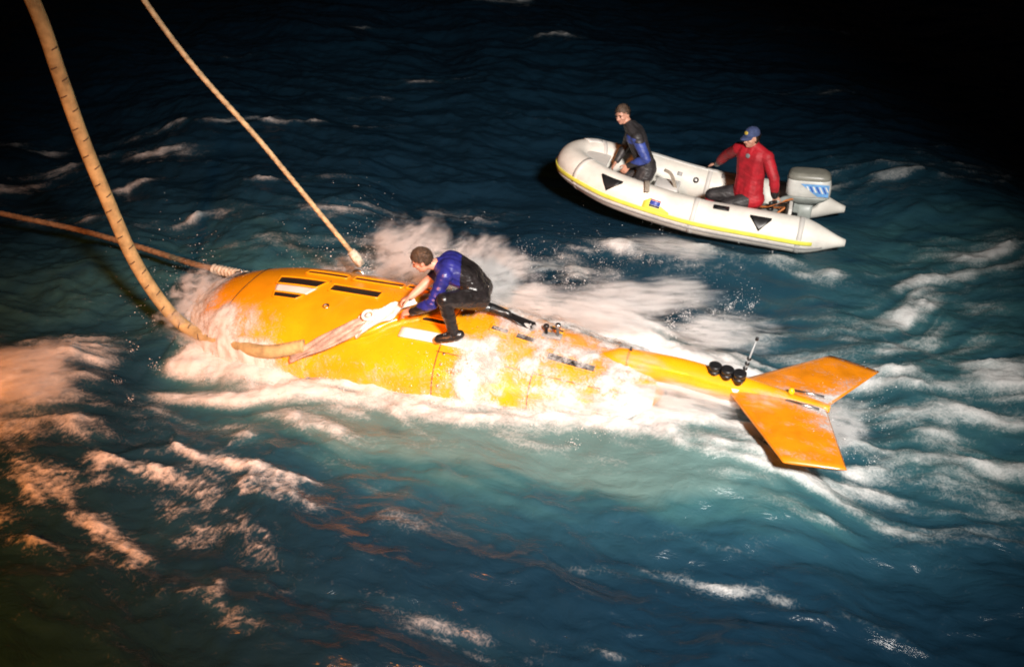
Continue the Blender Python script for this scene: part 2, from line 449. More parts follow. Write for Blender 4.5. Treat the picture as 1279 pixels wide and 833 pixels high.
def build_sea():
    xs = axis_coords(-13.0, 13.0, 0.034, 0.034, 2500.0)
    ys = axis_coords(3.6, 27.0, 0.024, 0.075, 2500.0)
    X, Y = np.meshgrid(xs, ys)
    nx, ny = len(xs), len(ys)
    far = np.sqrt((X / 1.0) ** 2 + (Y - 10) ** 2)
    lod = 1 - sstep(18, 60, far)
    h = np.zeros_like(X)
    # swell and wind waves
    rs = np.random.default_rng(5)
    for k in range(16):
        lam = 1.5 * (1.24 ** k)
        ang = R(205) + rs.normal(0, 0.55)
        amp = 0.0085 * lam * (0.5 if lam > 12 else 1) * (0.25 if lam > 20 else 1)
        ph = rs.uniform(0, 6.28)
        kk = 2 * math.pi / lam
        w = np.sin(kk * (X * math.cos(ang) + Y * math.sin(ang)) + ph + 0.6 * gnoise(X * 0.2, Y * 0.2, 90 + k) * lod)
        fade = 1.0 if lam > 6 else lod
        h += amp * (w + 0.35 * (w * w - 0.5)) * fade
    wx = X + 0.35 * fbm(X * 0.5, Y * 0.5, 3, 41) * lod
    wy = Y + 0.35 * fbm(X * 0.5 + 9, Y * 0.5, 3, 42) * lod
    c, s = math.cos(R(-20)), math.sin(R(-20))
    A_, B_ = wx * c + wy * s, -wx * s + wy * c
    rdg = ridged(A_ * 0.45, B_ * 0.95, 4, 51)
    h += 0.16 * (rdg - 0.6) * lod
    h += 0.034 * (ridged(A_ * 1.1, B_ * 2.6, 3, 61) - 0.6) * lod
    h += 0.018 * fbm(A_ * 6.0, B_ * 10.0, 3, 71) * lod
    # calm the surface where the boats float and pile it up where they push it
    u, v, d = hull_local(X, Y)
    h *= 1 - 0.75 * np.exp(-(d / 0.9) ** 2)
    bx, by = (X - BO[0]) * BF[0] + (Y - BO[1]) * BF[1], (X - BO[0]) * BP[0] + (Y - BO[1]) * BP[1]
    inb = np.exp(-np.maximum(np.maximum(np.abs(bx - 1.4) - 1.9, np.abs(by) - 0.8), 0) ** 2 / 0.25)
    h = h * (1 - 0.85 * inb) + inb * (0.05 + 0.03 * fbm(X * 1.4, Y * 1.4, 3, 181)) + 0.07 * np.exp(-((by - 0.80) / 0.16) ** 2) * sstep(-0.3, 0.4, bx) * sstep(2.6, 1.8, bx)
    h += 0.16 * np.exp(-((u + 0.05) / 0.35) ** 2 - (v / 0.7) ** 2)
    h += 0.15 * np.exp(-(d / 0.45) ** 2) * (u > 0.0) * (v < 0) * (1 - 0.5 * sstep(1.0, 1.8, u)) * (0.75 + 0.6 * fbm(X * 1.6, Y * 1.6, 3, 161))
    h += 0.34 * np.exp(-((u - 4.2) / 1.5) ** 2 - ((v - 1.15) / 0.38) ** 2)
    h += 0.26 * np.exp(-((u - 2.2) / 0.9) ** 2 - ((v - 1.35) / 0.35) ** 2)
    h += 0.32 * np.exp(-((u - 6.15) / 0.95) ** 2 - ((v + 0.75) / 0.95) ** 2) + 0.12 * np.exp(-((u - 6.9) / 0.4) ** 2 - (v / 0.4) ** 2)
    h += 0.22 * np.exp(-(((X + 4.9) * 0.94 + (Y - 8.4) * 0.34) / 0.9) ** 2 - ((-(X + 4.9) * 0.34 + (Y - 8.4) * 0.94) / 0.45) ** 2)
    # ---- foam density
    Xw = X + 0.42 * fbm(X * 0.9, Y * 1.3, 3, 131) * lod
    Yw = Y + 0.30 * fbm(X * 0.9 + 7, Y * 1.3, 3, 132) * lod
    f = blob_field(Xw, Yw, [(a, b, c_ * 1.25, d_ * 2.6, e, g * 0.78) if (a > 3.4 and b > 6.5) else (a, b, c_, d_, e, g) for a, b, c_, d_, e, g in FOAM])
    patch = fbm(wx * 1.1, wy * 2.0, 4, 141, 0.6)
    f = f * (0.80 + 0.75 * patch) * np.where((Y < 6.6) & (X > -1.8), 0.58, 1.0)
    f = np.maximum(f, 1.15 * np.exp(-(d / 0.30) ** 2) * (d > 0) * 1.0)
    near = 1.25 * np.exp(-(np.maximum(-v - 0.70, 0) / (0.85 - 0.4 * sstep(1.5, 4.0, u))) ** 2) * (v < 0) * sstep(-0.25, 0.5, u) * (1 - sstep(2.6, 4.8, u) * 0.6) * (1 + 0.35 * patch) * (1 - sstep(5.0, 5.6, u))
    f = np.maximum(f, near)
    bw = 0.95 * np.exp(-((by - 0.88) / 0.17) ** 2) * sstep(-0.4, 0.6, bx) * sstep(2.9, 2.0, bx) * (0.75 + 0.9 * patch)
    f = np.maximum(f, bw)
    f = f * (1 - 0.92 * np.exp(-((X + 3.80) / 0.36) ** 2 - ((Y - 8.55) / 0.75) ** 2))
    nose = 1.2 * np.exp(-(np.maximum(d, 0) / 0.32) ** 2) * (u < 0.8)
    f = np.maximum(f, nose)
    f = np.maximum(f, 0.50 * np.exp(-((X + 3.0) / 1.5) ** 2 - ((Y - 6.5) / 0.95) ** 2) * (0.8 + 0.9 * patch))
    crest = sstep(0.78, 0.97, rdg) * 0.20 * lod * sstep(0.0, 0.5, fbm(X * 0.3, Y * 0.3, 2, 33) + 0.35)
    f = f + crest * np.exp(-((Y - 9) / 9) ** 2)
    # smear: streaks along the local flow (line integral of noise)
    ang = np.where(X < -3.9, R(28), R(-20))
    ang = R(-20) + (R(34) - R(-20)) * sstep(-3.3, -4.6, X) * sstep(7.4, 8.2, Y)
    ang = ang + (R(18) - R(-20)) * sstep(3.2, 4.6, X) * sstep(7.6, 9.0, Y)
    ang = ang + R(-18) * sstep(-0.6, -2.0, X) * sstep(8.0, 7.2, Y)
    ang = ang + R(50) * np.exp(-((X + 0.3) / 1.5) ** 2 - ((Y - 10.6) / 1.2) ** 2)
    ang = ang + 0.5 * fbm(X * 0.6, Y * 0.6, 2, 77)
    ca, sa = np.cos(ang), np.sin(ang)
    streak = np.zeros_like(X)
    wq, wq2 = gnoise(X * 0.9, Y * 0.9, 191), gnoise(X * 0.9, Y * 0.9, 192)
    for k in range(-6, 7):
        o = k * 0.05
        streak += fbm((X + ca * o) * 2.3 + 0.7 * wq, (Y + sa * o) * 3.4 + 0.7 * wq2, 4, 83, 0.66)
    streak /= 13
    streak = streak / (streak[lod > 0.9].std() + 1e-6)
    lace = ridged(A_ * 1.3, B_ * 2.0, 4, 95, 0.6)
    rt = sstep(2.8, 3.8, X) * sstep(6.2, 7.0, Y)
    lace = lace * (1 - rt) + rt * ridged(Xw * 0.75 + 0.5 * gnoise(X, Y, 171), Yw * 0.95, 5, 98, 0.6)
    c2, s2 = math.cos(R(-42)), math.sin(R(-42))
    ll = sstep(-0.6, -2.0, X) * sstep(8.0, 7.2, Y)
    lace2 = ridged((wx * c2 + wy * s2) * 1.2, (-wx * s2 + wy * c2) * 3.6, 5, 97, 0.7)
    lace = lace * (1 - ll) + lace2 * ll
    lace = lace - 0.25 * (lace - 0.62) * 0 - (lace - 0.62) * sstep(-3.4, -3.9, X) * sstep(7.4, 8.0, Y) * sstep(10.2, 9.4, Y)
    speck = fbm(X * 22, Y * 30, 2, 151)
    dens = f * (1 + 0.26 * streak) + 0.17 * streak * sstep(0.08, 0.4, f) + 0.45 * (lace - 0.62) * sstep(0.1, 0.4, f) * (1 - sstep(0.8, 1.1, f))
    dens = dens * (1 - 0.22 * ll) + ll * sstep(0.08, 0.4, dens) * (0.50 * speck + 1.0 * (lace2 - 0.64))
    dens = np.clip(dens, 0, 1.6)
    aer_glow = blob_field(X, Y, AER_GLOW) + 0.55 * np.exp(-(d / 0.7) ** 2) + 0.3 * f
    aer_glow = np.clip(aer_glow * (1 + 0.14 * streak), 0, 1)
    fm = sstep(0.35, 1.0, dens)
    h += fm * lod * (0.035 * fbm(X * 5, Y * 5, 3, 101) + 0.022 * fbm(X * 16, Y * 16, 2, 111) + 0.02) + 0.012 * streak * lod * sstep(0.0, 0.4, f)
    co = np.stack([X, Y, h], -1).reshape(-1, 3)
    idx = np.arange(nx * ny).reshape(ny, nx)
    quads = np.stack([idx[:-1, :-1], idx[:-1, 1:], idx[1:, 1:], idx[1:, :-1]], -1).reshape(-1, 4)
    me = bpy.data.meshes.new('sea')
    me.vertices.add(len(co)); me.vertices.foreach_set('co', co.ravel())
    me.loops.add(quads.size); me.loops.foreach_set('vertex_index', quads.ravel().astype(np.int32))
    me.polygons.add(len(quads))
    me.polygons.foreach_set('loop_start', np.arange(0, quads.size, 4, dtype=np.int32))
    me.update(calc_edges=True)
    for nm, arr in (('foam', dens), ('aeration_glow', aer_glow)):
        at = me.attributes.new(nm, 'FLOAT', 'POINT')
        at.data.foreach_set('value', arr.ravel().astype(np.float32))
    fl = np.stack([X * ca + Y * sa, (-X * sa + Y * ca) * 3.2, X * 0], -1)
    # a smooth frame for the fine shader grain
    fl = np.stack([A_ * 1.0, B_ * 2.0, X * 0], -1)
    at = me.attributes.new('flow', 'FLOAT_VECTOR', 'POINT')
    at.data.foreach_set('vector', fl.reshape(-1).astype(np.float32))
    return me, xs, ys, h

def foam_nodes(N, Lk, attr, lo, hi, grain, bub=15.0):
    """density attribute + fine streaky grain -> coverage 0..1"""
    a = N.new('ShaderNodeAttribute'); a.attribute_name = attr
    fl = N.new('ShaderNodeAttribute'); fl.attribute_name = 'flow'
    n1 = N.new('ShaderNodeTexNoise'); n1.inputs['Scale'].default_value = 4.5
    n1.inputs['Detail'].default_value = 9; n1.inputs['Roughness'].default_value = 0.68
    n1.inputs['Distortion'].default_value = 0.4
    Lk.new(fl.outputs['Vector'], n1.inputs['Vector'])
    m1 = N.new('ShaderNodeMath'); m1.operation = 'MULTIPLY_ADD'
    Lk.new(n1.outputs['Fac'], m1.inputs[0]); m1.inputs[1].default_value = grain; m1.inputs[2].default_value = -grain * 0.5
    vo = N.new('ShaderNodeTexVoronoi'); vo.inputs['Scale'].default_value = bub
    tcv = N.new('ShaderNodeTexCoord'); wv = N.new('ShaderNodeVectorMath'); wv.operation = 'ADD'
    nv = N.new('ShaderNodeTexNoise'); nv.inputs['Scale'].default_value = 6.0
    Lk.new(tcv.outputs['Object'], nv.inputs['Vector'])
    Lk.new(tcv.outputs['Object'], wv.inputs[0]); Lk.new(nv.outputs['Color'], wv.inputs[1]); Lk.new(wv.outputs['Vector'], vo.inputs['Vector'])
    m3 = N.new('ShaderNodeMath'); m3.operation = 'MULTIPLY_ADD'
    Lk.new(vo.outputs['Distance'], m3.inputs[0]); m3.inputs[1].default_value = 0.34; Lk.new(m1.outputs[0], m3.inputs[2])
    m4 = N.new('ShaderNodeMath'); m4.operation = 'SUBTRACT'; Lk.new(m3.outputs[0], m4.inputs[0]); m4.inputs[1].default_value = 0.15
    m2 = N.new('ShaderNodeMath'); m2.operation = 'ADD'
    Lk.new(a.outputs['Fac'], m2.inputs[0]); Lk.new(m4.outputs[0], m2.inputs[1])
    mr = N.new('ShaderNodeMapRange'); mr.interpolation_type = 'SMOOTHSTEP'
    mr.inputs['From Min'].default_value = lo; mr.inputs['From Max'].default_value = hi
    Lk.new(m2.outputs[0], mr.inputs['Value'])
    return mr.outputs['Result'], n1, fl

def sea_material():
    m, N, Lk, b = new_mat('sea_water')
    cov, n1, fl = foam_nodes(N, Lk, 'foam', 0.16, 1.30, 0.75)
    ae = N.new('ShaderNodeAttribute'); ae.attribute_name = 'aeration_glow'
    wc = N.new('ShaderNodeValToRGB')
    el = wc.color_ramp.elements
    el[0].position = 0.0; el[0].color = (0.0055, 0.0215, 0.0400, 1)
    el[1].position = 1.0; el[1].color = (0.090, 0.165, 0.162, 1)
    e = el.new(0.30); e.color = (0.0140, 0.052, 0.078, 1)
    e = el.new(0.62); e.color = (0.030, 0.094, 0.108, 1)
    Lk.new(ae.outputs['Fac'], wc.inputs['Fac'])
    mx = N.new('ShaderNodeMix'); mx.data_type = 'RGBA'
    Lk.new(cov, mx.inputs['Factor'])
    Lk.new(wc.outputs['Color'], mx.inputs['A'])
    mx.inputs['B'].default_value = (0.60, 0.60, 0.59, 1)
    Lk.new(mx.outputs['Result'], b.inputs['Base Color'])
    rr = N.new('ShaderNodeMapRange')
    rr.inputs['To Min'].default_value = 0.16; rr.inputs['To Max'].default_value = 0.75
    Lk.new(cov, rr.inputs['Value']); Lk.new(rr.outputs['Result'], b.inputs['Roughness'])
    b.inputs['IOR'].default_value = 1.33
    # ripples
    n2 = N.new('ShaderNodeTexNoise'); n2.inputs['Scale'].default_value = 5.0
    n2.inputs['Detail'].default_value = 7; n2.inputs['Roughness'].default_value = 0.6
    n2.inputs['Distortion'].default_value = 0.6
    Lk.new(fl.outputs['Vector'], n2.inputs['Vector'])
    ad = N.new('ShaderNodeMath'); ad.operation = 'MULTIPLY_ADD'
    Lk.new(cov, ad.inputs[0]); ad.inputs[1].default_value = 0.2; Lk.new(n2.outputs['Fac'], ad.inputs[2])
    bp = N.new('ShaderNodeBump'); bp.inputs['Strength'].default_value = 0.42; bp.inputs['Distance'].default_value = 0.05
    Lk.new(ad.outputs[0], bp.inputs['Height'])
    Lk.new(bp.outputs['Normal'], b.inputs['Normal'])
    return m

sea_me, SX, SY, SH = build_sea()
sea = link('sea', sea_me, sea_material())
tag(sea, 'dark teal night sea with streaks of white foam', 'sea', kind='structure')
del sea['category']

def sea_z(x, y):
    i = int(np.clip(np.searchsorted(SX, x), 1, len(SX) - 1)); j = int(np.clip(np.searchsorted(SY, y), 1, len(SY) - 1))
    return float(SH[j, i])

# ------------------------------------------------------------------ foam that washes over the hull, and spray
def wash_material():
    m, N, Lk, b = new_mat('foam_wash')
    cov, n1, fl = foam_nodes(N, Lk, 'foam', 0.22, 1.0, 0.75)
    b.inputs['Base Color'].default_value = (0.60, 0.60, 0.59, 1)
    b.inputs['Roughness'].default_value = 0.7
    Lk.new(cov, b.inputs['Alpha'])
    bp = N.new('ShaderNodeBump'); bp.inputs['Strength'].default_value = 0.4; bp.inputs['Distance'].default_value = 0.03
    Lk.new(n1.outputs['Fac'], bp.inputs['Height']); Lk.new(bp.outputs['Normal'], b.inputs['Normal'])
    return m
M['wash'] = wash_material()

def build_wash():
    us = np.linspace(0.01, HULL_L - 0.05, 230)
    ps = np.linspace(-1.75, 1.75, 110)
    U, Pm = np.meshgrid(us, ps, indexing='ij')
    # density over (u, phi)
    d = 1.2 * np.exp(-(U / 0.38) ** 2)
    d = np.maximum(d, 1.1 * sstep(0.80, 1.30, Pm) * (1 - sstep(1.0, 1.7, U) * 0.72))
    d = np.maximum(d, 0.75 * sstep(-0.75, -1.25, Pm))
    d = np.maximum(d, 0.85 * np.exp(-((U - 0.65) / 0.55) ** 2) * sstep(0.25, 0.85, Pm))
    d = np.maximum(d, 0.95 * np.exp(-((U - 3.30 - 0.10 * Pm) / 0.20) ** 2) * sstep(0.15, 0.55, Pm))
    d = np.maximum(d, 0.95 * sstep(3.2, 3.5, U) * (0.60 + 0.75 * fbm(U * 2.2, Pm * 2.2, 3, 5)))
    d = np.maximum(d, 1.0 * sstep(4.3, 5.0, U) * sstep(-0.3, 0.8, np.abs(Pm - 0.1)))
    d = np.maximum(d, 0.9 * np.exp(-((U - 3.15) / 0.25) ** 2 - ((Pm + 0.35) / 0.35) ** 2))
    stk = fbm(U * 5, Pm * 2.2 + U * 1.2, 4, 15, 0.6)
    d = np.clip(d * (1 + 0.6 * stk) + 0.15 * stk * (d > 0.1), 0, 1.6)
    lump = fbm(U * 7, Pm * 5, 3, 25)
    verts = []
    for i in range(len(us)):
        for j in range(len(ps)):
            off = 0.028 + 0.05 * max(0.0, d[i, j] - 0.3) * (0.8 + 0.9 * lump[i, j])
            if us[i] < BOWEND(ps[j]) + 0.05: off += 0.05
            verts.append(hull_pt(us[i], ps[j], off))
    idx = np.arange(len(verts)).reshape(len(us), len(ps))
    faces = []
    dm = d
    for i in range(len(us) - 1):
        for j in range(len(ps) - 1):
            if max(dm[i, j], dm[i + 1, j], dm[i, j + 1], dm[i + 1, j + 1]) > 0.05:
                faces.append((idx[i, j], idx[i + 1, j], idx[i + 1, j + 1], idx[i, j + 1]))
    me = mesh_py(verts, [tuple(int(q) for q in f) for f in faces])
    at = me.attributes.new('foam', 'FLOAT', 'POINT'); at.data.foreach_set('value', d.reshape(-1).astype(np.float32))
    at = me.attributes.new('flow', 'FLOAT_VECTOR', 'POINT')
    at.data.foreach_set('vector', np.stack([U * 3.2, Pm * 1.1, U * 0], -1).reshape(-1).astype(np.float32))
    o = link('foam_wash', me, M['wash'])
    tag(o, 'white water washing over the orange submersible', 'foam', kind='stuff')
    del o['category']

def BOWEND(phi):
    """aft edge of the raised bow shell along the hull, as a function of phi"""
    a = abs(phi)
    return 2.85 - 0.45 * sstep(0.0, 0.5, np.array(a)) - 0.75 * sstep(0.4, 1.3, np.array(a))

build_wash()

def build_spray():
    P, S = [], []
    def emit(n, c, spread, up, size, drift=(0, 0, 0)):
        n = int(n * 3)
        c = np.asarray(c, float)
        nj = max(3, n // 70)
        jo = c + rng.normal(0, 1, (nj, 3)) * np.asarray(spread)
        jd = rng.normal(0, 0.45, (nj, 3)) + np.asarray(drift); jd[:, 2] = 1.0
        jl = rng.gamma(1.6, up * 1.1, nj)
        k = rng.integers(0, nj, n); t = rng.beta(1.0, 1.6, n)
        p = jo[k] + jd[k] * (jl[k] * t)[:, None]
        p += rng.normal(0, 1, (n, 3)) * (0.02 + 0.24 * (t * jl[k])[:, None])
        P.append(p); S.append(np.clip(rng.lognormal(math.log(size * 0.55), 0.55, n), 0.0008, 0.0075))
    for u in np.linspace(-0.1, 5.0, 40):                         # along the near side
        w = hull_pt(max(u, 0.02), 1.5)
        emit(90, w - DV * 0.10 + V(0, 0, -0.1), (0.12, 0.12, 0), 0.07, 0.0038)
    emit(1500, HN + DU * 0.02 + V(0, 0, -0.05), (0.22, 0.35, 0), 0.14, 0.0042, (-0.3, 0.1, 0))
    emit(1700, (-1.15, 9.95, 0.25), (0.40, 0.22, 0), 0.20, 0.0045, (-0.2, 0.2, 0))
    emit(900, (-0.3, 10.2, 0.1), (0.5, 0.25, 0), 0.13, 0.004, (0.3, 0.2, 0))
    emit(1500, (1.3, 9.3, 0.25), (0.7, 0.2, 0), 0.12, 0.0042, (0.2, 0, 0))
    emit(700, (-0.35, 8.0, 0.4), (0.16, 0.12, 0), 0.11, 0.004)
    emit(900, (2.9, 7.35, 0.05), (0.25, 0.2, 0), 0.11, 0.004)
    emit(500, (-4.8, 8.4, 0.0), (0.5, 0.3, 0), 0.07, 0.004)
    emit(400, (2.0, 11.2, 0.0), (0.6, 0.1, 0), 0.05, 0.0035)
    p = np.concatenate(P); s = np.concatenate(S)
    n = len(p)
    base = np.array([(1, 0, 0), (-1, 0, 0), (0, 1, 0), (0, -1, 0), (0, 0, 1), (0, 0, -1)], float)
    tri = np.array([(0, 2, 4), (2, 1, 4), (1, 3, 4), (3, 0, 4), (2, 0, 5), (1, 2, 5), (3, 1, 5), (0, 3, 5)])
    st = rng.uniform(0.7, 1.4, (n, 1, 3))
    v = (p[:, None, :] + base[None] * st * s[:, None, None]).reshape(-1, 3)
    f = (tri[None] + (np.arange(n) * 6)[:, None, None]).reshape(-1, 3)
    me = bpy.data.meshes.new('spray')
    me.vertices.add(len(v)); me.vertices.foreach_set('co', v.ravel())
    me.loops.add(f.size); me.loops.foreach_set('vertex_index', f.ravel().astype(np.int32))
    me.polygons.add(len(f)); me.polygons.foreach_set('loop_start', np.arange(0, f.size, 3, dtype=np.int32))
    me.update(calc_edges=True)
    o = link('spray', me, mat('spray_water', (0.72, 0.72, 0.72), 0.3, 0.05, 5))
    tag(o, 'droplets of spray flung up round the submersible', 'spray', kind='stuff')
    del o['category']
build_spray()
# ------------------------------------------------------------------ the orange submersible
SUB = empty('submersible', tuple(HN + DU * 2.4 + V(0, 0, -0.6)))
tag(SUB, 'orange and yellow submersible with black slots and whale tail, awash in foam', 'submersible')

def surf_patch(fu, phi0, phi1, off, thick, nu=14, nphi=8, uvw=None):
    """closed thin plate lying on the hull: fu(s, phi) gives u for s in 0..1"""
    top, bot = [], []
    for i in range(nu + 1):
        for j in range(nphi + 1):
            ph = phi0 + (phi1 - phi0) * j / nphi
            uu = fu(i / nu, j / nphi)
            top.append(hull_pt(uu, ph, off + thick)); bot.append(hull_pt(uu, ph, off))
    n1 = nphi + 1
    nt = len(top)
    faces = []
    for i in range(nu):
        for j in range(nphi):
            a, b_, c, d = i * n1 + j, (i + 1) * n1 + j, (i + 1) * n1 + j + 1, i * n1 + j + 1
            faces.append((a, b_, c, d)); faces.append((nt + d, nt + c, nt + b_, nt + a))
    rim = [i * n1 for i in range(nu + 1)] + [nu * n1 + j for j in range(1, n1)] + [i * n1 + nphi for i in range(nu - 1, -1, -1)] + [j for j in range(nphi - 1, 0, -1)]
    for k in range(len(rim)):
        a, b_ = rim[k], rim[(k + 1) % len(rim)]
        faces.append((a, nt + a, nt + b_, b_))
    me = mesh_py(top + bot, faces)
    bm = bmesh.new(); bm.from_mesh(me)
    return from_bm(bm)

def full_shell(u0f, u1f, off, nu=60, nphi=72, close=True):
    verts, faces = [], []
    for i in range(nu + 1):
        for j in range(nphi):
            ph = -math.pi + 2 * math.pi * j / nphi
            uu = u0f(ph) + (u1f(ph) - u0f(ph)) * i / nu
            verts.append(hull_pt(uu, ph, off))
    for i in range(nu):
        for j in range(nphi):
            j2 = (j + 1) % nphi
            faces.append((i * nphi + j, (i + 1) * nphi + j, (i + 1) * nphi + j2, i * nphi + j2))
    if close:
        faces.append(tuple(range(nphi))); faces.append(tuple(nu * nphi + j for j in range(nphi))[::-1])
    me = mesh_py(verts, faces)
    bm = bmesh.new(); bm.from_mesh(me)
    return from_bm(bm)

hull_o = link('hull', full_shell(lambda p: 0.012, lambda p: HULL_L, 0.0, 80), M['hull'], SUB)
# raised bow shell with a rounded aft lip
def bow_shell():
    nphi, nu = 72, 44
    verts, faces = [], []
    rows = []
    for i in range(nu + 1):
        rows.append((i / nu, 0.055))
    rows += [(1.004, 0.052), (1.009, 0.040), (1.011, 0.022), (1.011, -0.03)]
    for (s, off) in rows:
        for j in range(nphi):
            ph = -math.pi + 2 * math.pi * j / nphi
            e = float(BOWEND(min(abs(ph), 1.9)))
            uu = 0.012 + (e - 0.012) * (s if s <= 1 else 1) + (s - 1 if s > 1 else 0) * 3
            verts.append(hull_pt(uu, ph, off))
    n = len(rows)
    for i in range(n - 1):
        for j in range(nphi):
            j2 = (j + 1) % nphi
            faces.append((i * nphi + j, (i + 1) * nphi + j, (i + 1) * nphi + j2, i * nphi + j2))
    faces.append(tuple(range(nphi)))
    me = mesh_py(verts, faces)
    bm = bmesh.new(); bm.from_mesh(me)
    return from_bm(bm)
shell_o = link('bow_shell', bow_shell(), M['hull'], SUB)

def stripe(name, u0, u1, p0, p1, m, par, slant=0.0, slant0=0.0, off=0.054, thick=0.006):
    fu = lambda s, q: (u0 + slant0 * q) + ((u1 + slant * q) - (u0 + slant0 * q)) * s
    o = link(name, surf_patch(fu, p0, p1, off, thick), m, par)
    if name == 'slot_panel':                      # raised painted rim round the slot
        o_ = off + thick + 0.004
        rim = [(s_, 0) for s_ in np.linspace(0, 1, 14)] + [(1, t_) for t_ in np.linspace(0, 1, 5)[1:]] + [(s_, 1) for s_ in np.linspace(1, 0, 14)[1:]] + [(0, t_) for t_ in np.linspace(1, 0, 5)[1:]]
        link('slot_rim', tube_mesh([hull_pt(fu(s_, t_), p0 + (p1 - p0) * t_, o_) for s_, t_ in rim], 0.010, 6, False), M['hull'], par)
# black, white, black bars on the bow
stripe('slot_panel', 0.98, 1.56, -0.08, 0.05, M['slot'], shell_o, -0.08, 0.03)
stripe('white_bar', 1.02, 1.49, 0.06, 0.20, M['white_gloss'], shell_o, -0.06, 0.05)
stripe('slot_panel', 1.07, 1.43, 0.21, 0.315, M['slot'], shell_o, -0.07, 0.03)
stripe('slot_panel', 1.62, 2.18, -0.05, 0.06, M['slot'], shell_o)
stripe('slot_panel', 1.20, 1.68, -0.34, -0.22, M['slot'], shell_o)
stripe('slot_panel', 1.75, 2.32, -0.34, -0.22, M['slot'], shell_o)
stripe('slot_panel', 2.36, 2.62, -0.34, -0.22, M['slot'], shell_o)
# flush screw port
link('port_plug', lathe_mesh(hull_pt(1.72, 0.34, 0.05), hull_pt(1.72, 0.34, 1) - hull_pt(1.72, 0.34, 0), [(0, 0.035), (0.012, 0.035), (0.014, 0.028), (0.004, 0.024), (0.004, 0.002)], 18), M['steel'], shell_o)
# mid and aft bars
stripe('white_bar', 2.58, 3.55, 0.43, 0.60, M['white_gloss'], hull_o, off=0.002, thick=0.02)
stripe('slot_panel', 2.72, 3.10, 0.17, 0.26, M['slot'], hull_o, off=0.002)
stripe('slot_panel', 4.02, 4.50, 0.20, 0.38, M['slot'], hull_o, off=0.002)
stripe('slot_panel', 3.66, 3.86, 0.02, 0.14, M['slot'], hull_o, off=0.002)
stripe('slot_panel', 3.90, 4.06, -0.42, -0.28, M['slot'], hull_o, off=0.002)
stripe('slot_panel', 3.40, 3.58, 0.02, 0.12, M['slot'], hull_o, off=0.002)
for u_ in (3.02, 3.95, 4.62):
    link('panel_joint', tube_mesh([hull_pt(u_, a_, 0.001) for a_ in np.linspace(-1.6, 1.6, 50)], 0.005, 6, False), M['slot'], hull_o)
for a_ in (-0.75, 0.72):
    link('panel_joint', tube_mesh([hull_pt(u_, a_, 0.001) for u_ in np.linspace(3.0, 4.9, 40)], 0.004, 6, False), M['slot'], hull_o)
link('panel_joint', tube_mesh([hull_pt(0.62 + 0.05 * math.cos(2 * a_), a_, 0.056) for a_ in np.linspace(-1.6, 1.6, 50)], 0.005, 6, False), M['slot'], shell_o)
bolt_me = None
for a_ in np.linspace(-1.3, 1.3, 15):
    for (uu_, of_, par_) in ((float(BOWEND(a_)) - 0.07, 0.054, shell_o), (3.08, 0.0, hull_o)):
        c_ = hull_pt(uu_, a_, of_); n_ = hull_pt(uu_, a_, of_ + 1) - c_
        link('bolt', lathe_mesh(c_, n_, [(0, 0.014), (0.005, 0.014), (0.007, 0.009)], 8), M['steel'], par_)
# lifting eye where the thin line is made fast
le = hull_pt(1.62, -0.80, 0.03)
lep = [le + DU * (0.07 * math.cos(a)) + V(0, 0, 0.07 * math.sin(a)) for a in np.linspace(-0.3, math.pi + 0.3, 16)]
link('lifting_eye', tube_mesh(lep, 0.016, 8), M['steel'], SUB)
# nose fitting
nf = hull_pt(0.36, -0.45, 0.02)
nose_o = link('nose_bracket', box_mesh(nf + V(0, 0, 0.03), DU, DV, V(0, 0, 1), 0.16, 0.07, 0.07, 0.015), M['black_plastic'], SUB)
link('bolt', lathe_mesh(nf + V(0, 0, 0.065), V(0, 0, 1), [(0, 0.022), (0.02, 0.022), (0.024, 0.016)], 12), M['steel'], nose_o)
# deck fitting aft of the diver: a cleat with two posts
cf = hull_pt(3.98, -0.10, 0.0)
cl = link('deck_fitting', box_mesh(cf + V(0, 0, 0.02), DU, DV, V(0, 0, 1), 0.20, 0.09, 0.03, 0.008), M['grey_metal'], SUB)
for k, (dx, h_, m_) in enumerate(((-0.06, 0.10, 'black_plastic'), (0.06, 0.13, 'steel'))):
    link('post', lathe_mesh(cf + DU * dx + V(0, 0, 0.03), V(0, 0, 1), [(0, 0.018), (h_ * 0.7, 0.016), (h_ * 0.75, 0.03), (h_, 0.03), (h_ + 0.01, 0.02)], 12), M[m_], cl)

# tail boom: follows a gentle curve from the hull to the flukes
TR_ = V(2.024, 7.869, 0.295); TYAW = -0.457; TP = 0.03; TROLL = -0.044
TU = V(math.cos(TYAW) * math.cos(TP), math.sin(TYAW) * math.cos(TP), math.sin(TP))
tv0 = V(-math.sin(TYAW), math.cos(TYAW), 0); tw0 = np.cross(TU, tv0)
TV = tv0 * math.cos(TROLL) + tw0 * math.sin(TROLL); TW = np.cross(TU, TV)
b0 = V(0.80, 8.34, 0.30)
bp_ = smooth_path([b0, V(1.2, 8.20, 0.33), V(1.65, 8.03, 0.33), TR_ + TU * 0.02, TR_ + TU * 0.55, TR_ + TU * 0.98], 40)
br = [0.14 * (0.35 + 0.65 * min(1, i / 5)) for i in range(40)]
br = [r * (1 - 0.75 * float(sstep(22, 39, np.array(float(i))))) for i, r in enumerate(br)]
br[0] = 0.03
boom = link('tail_boom', tube_mesh(bp_, br, 22), M['hull'], SUB)
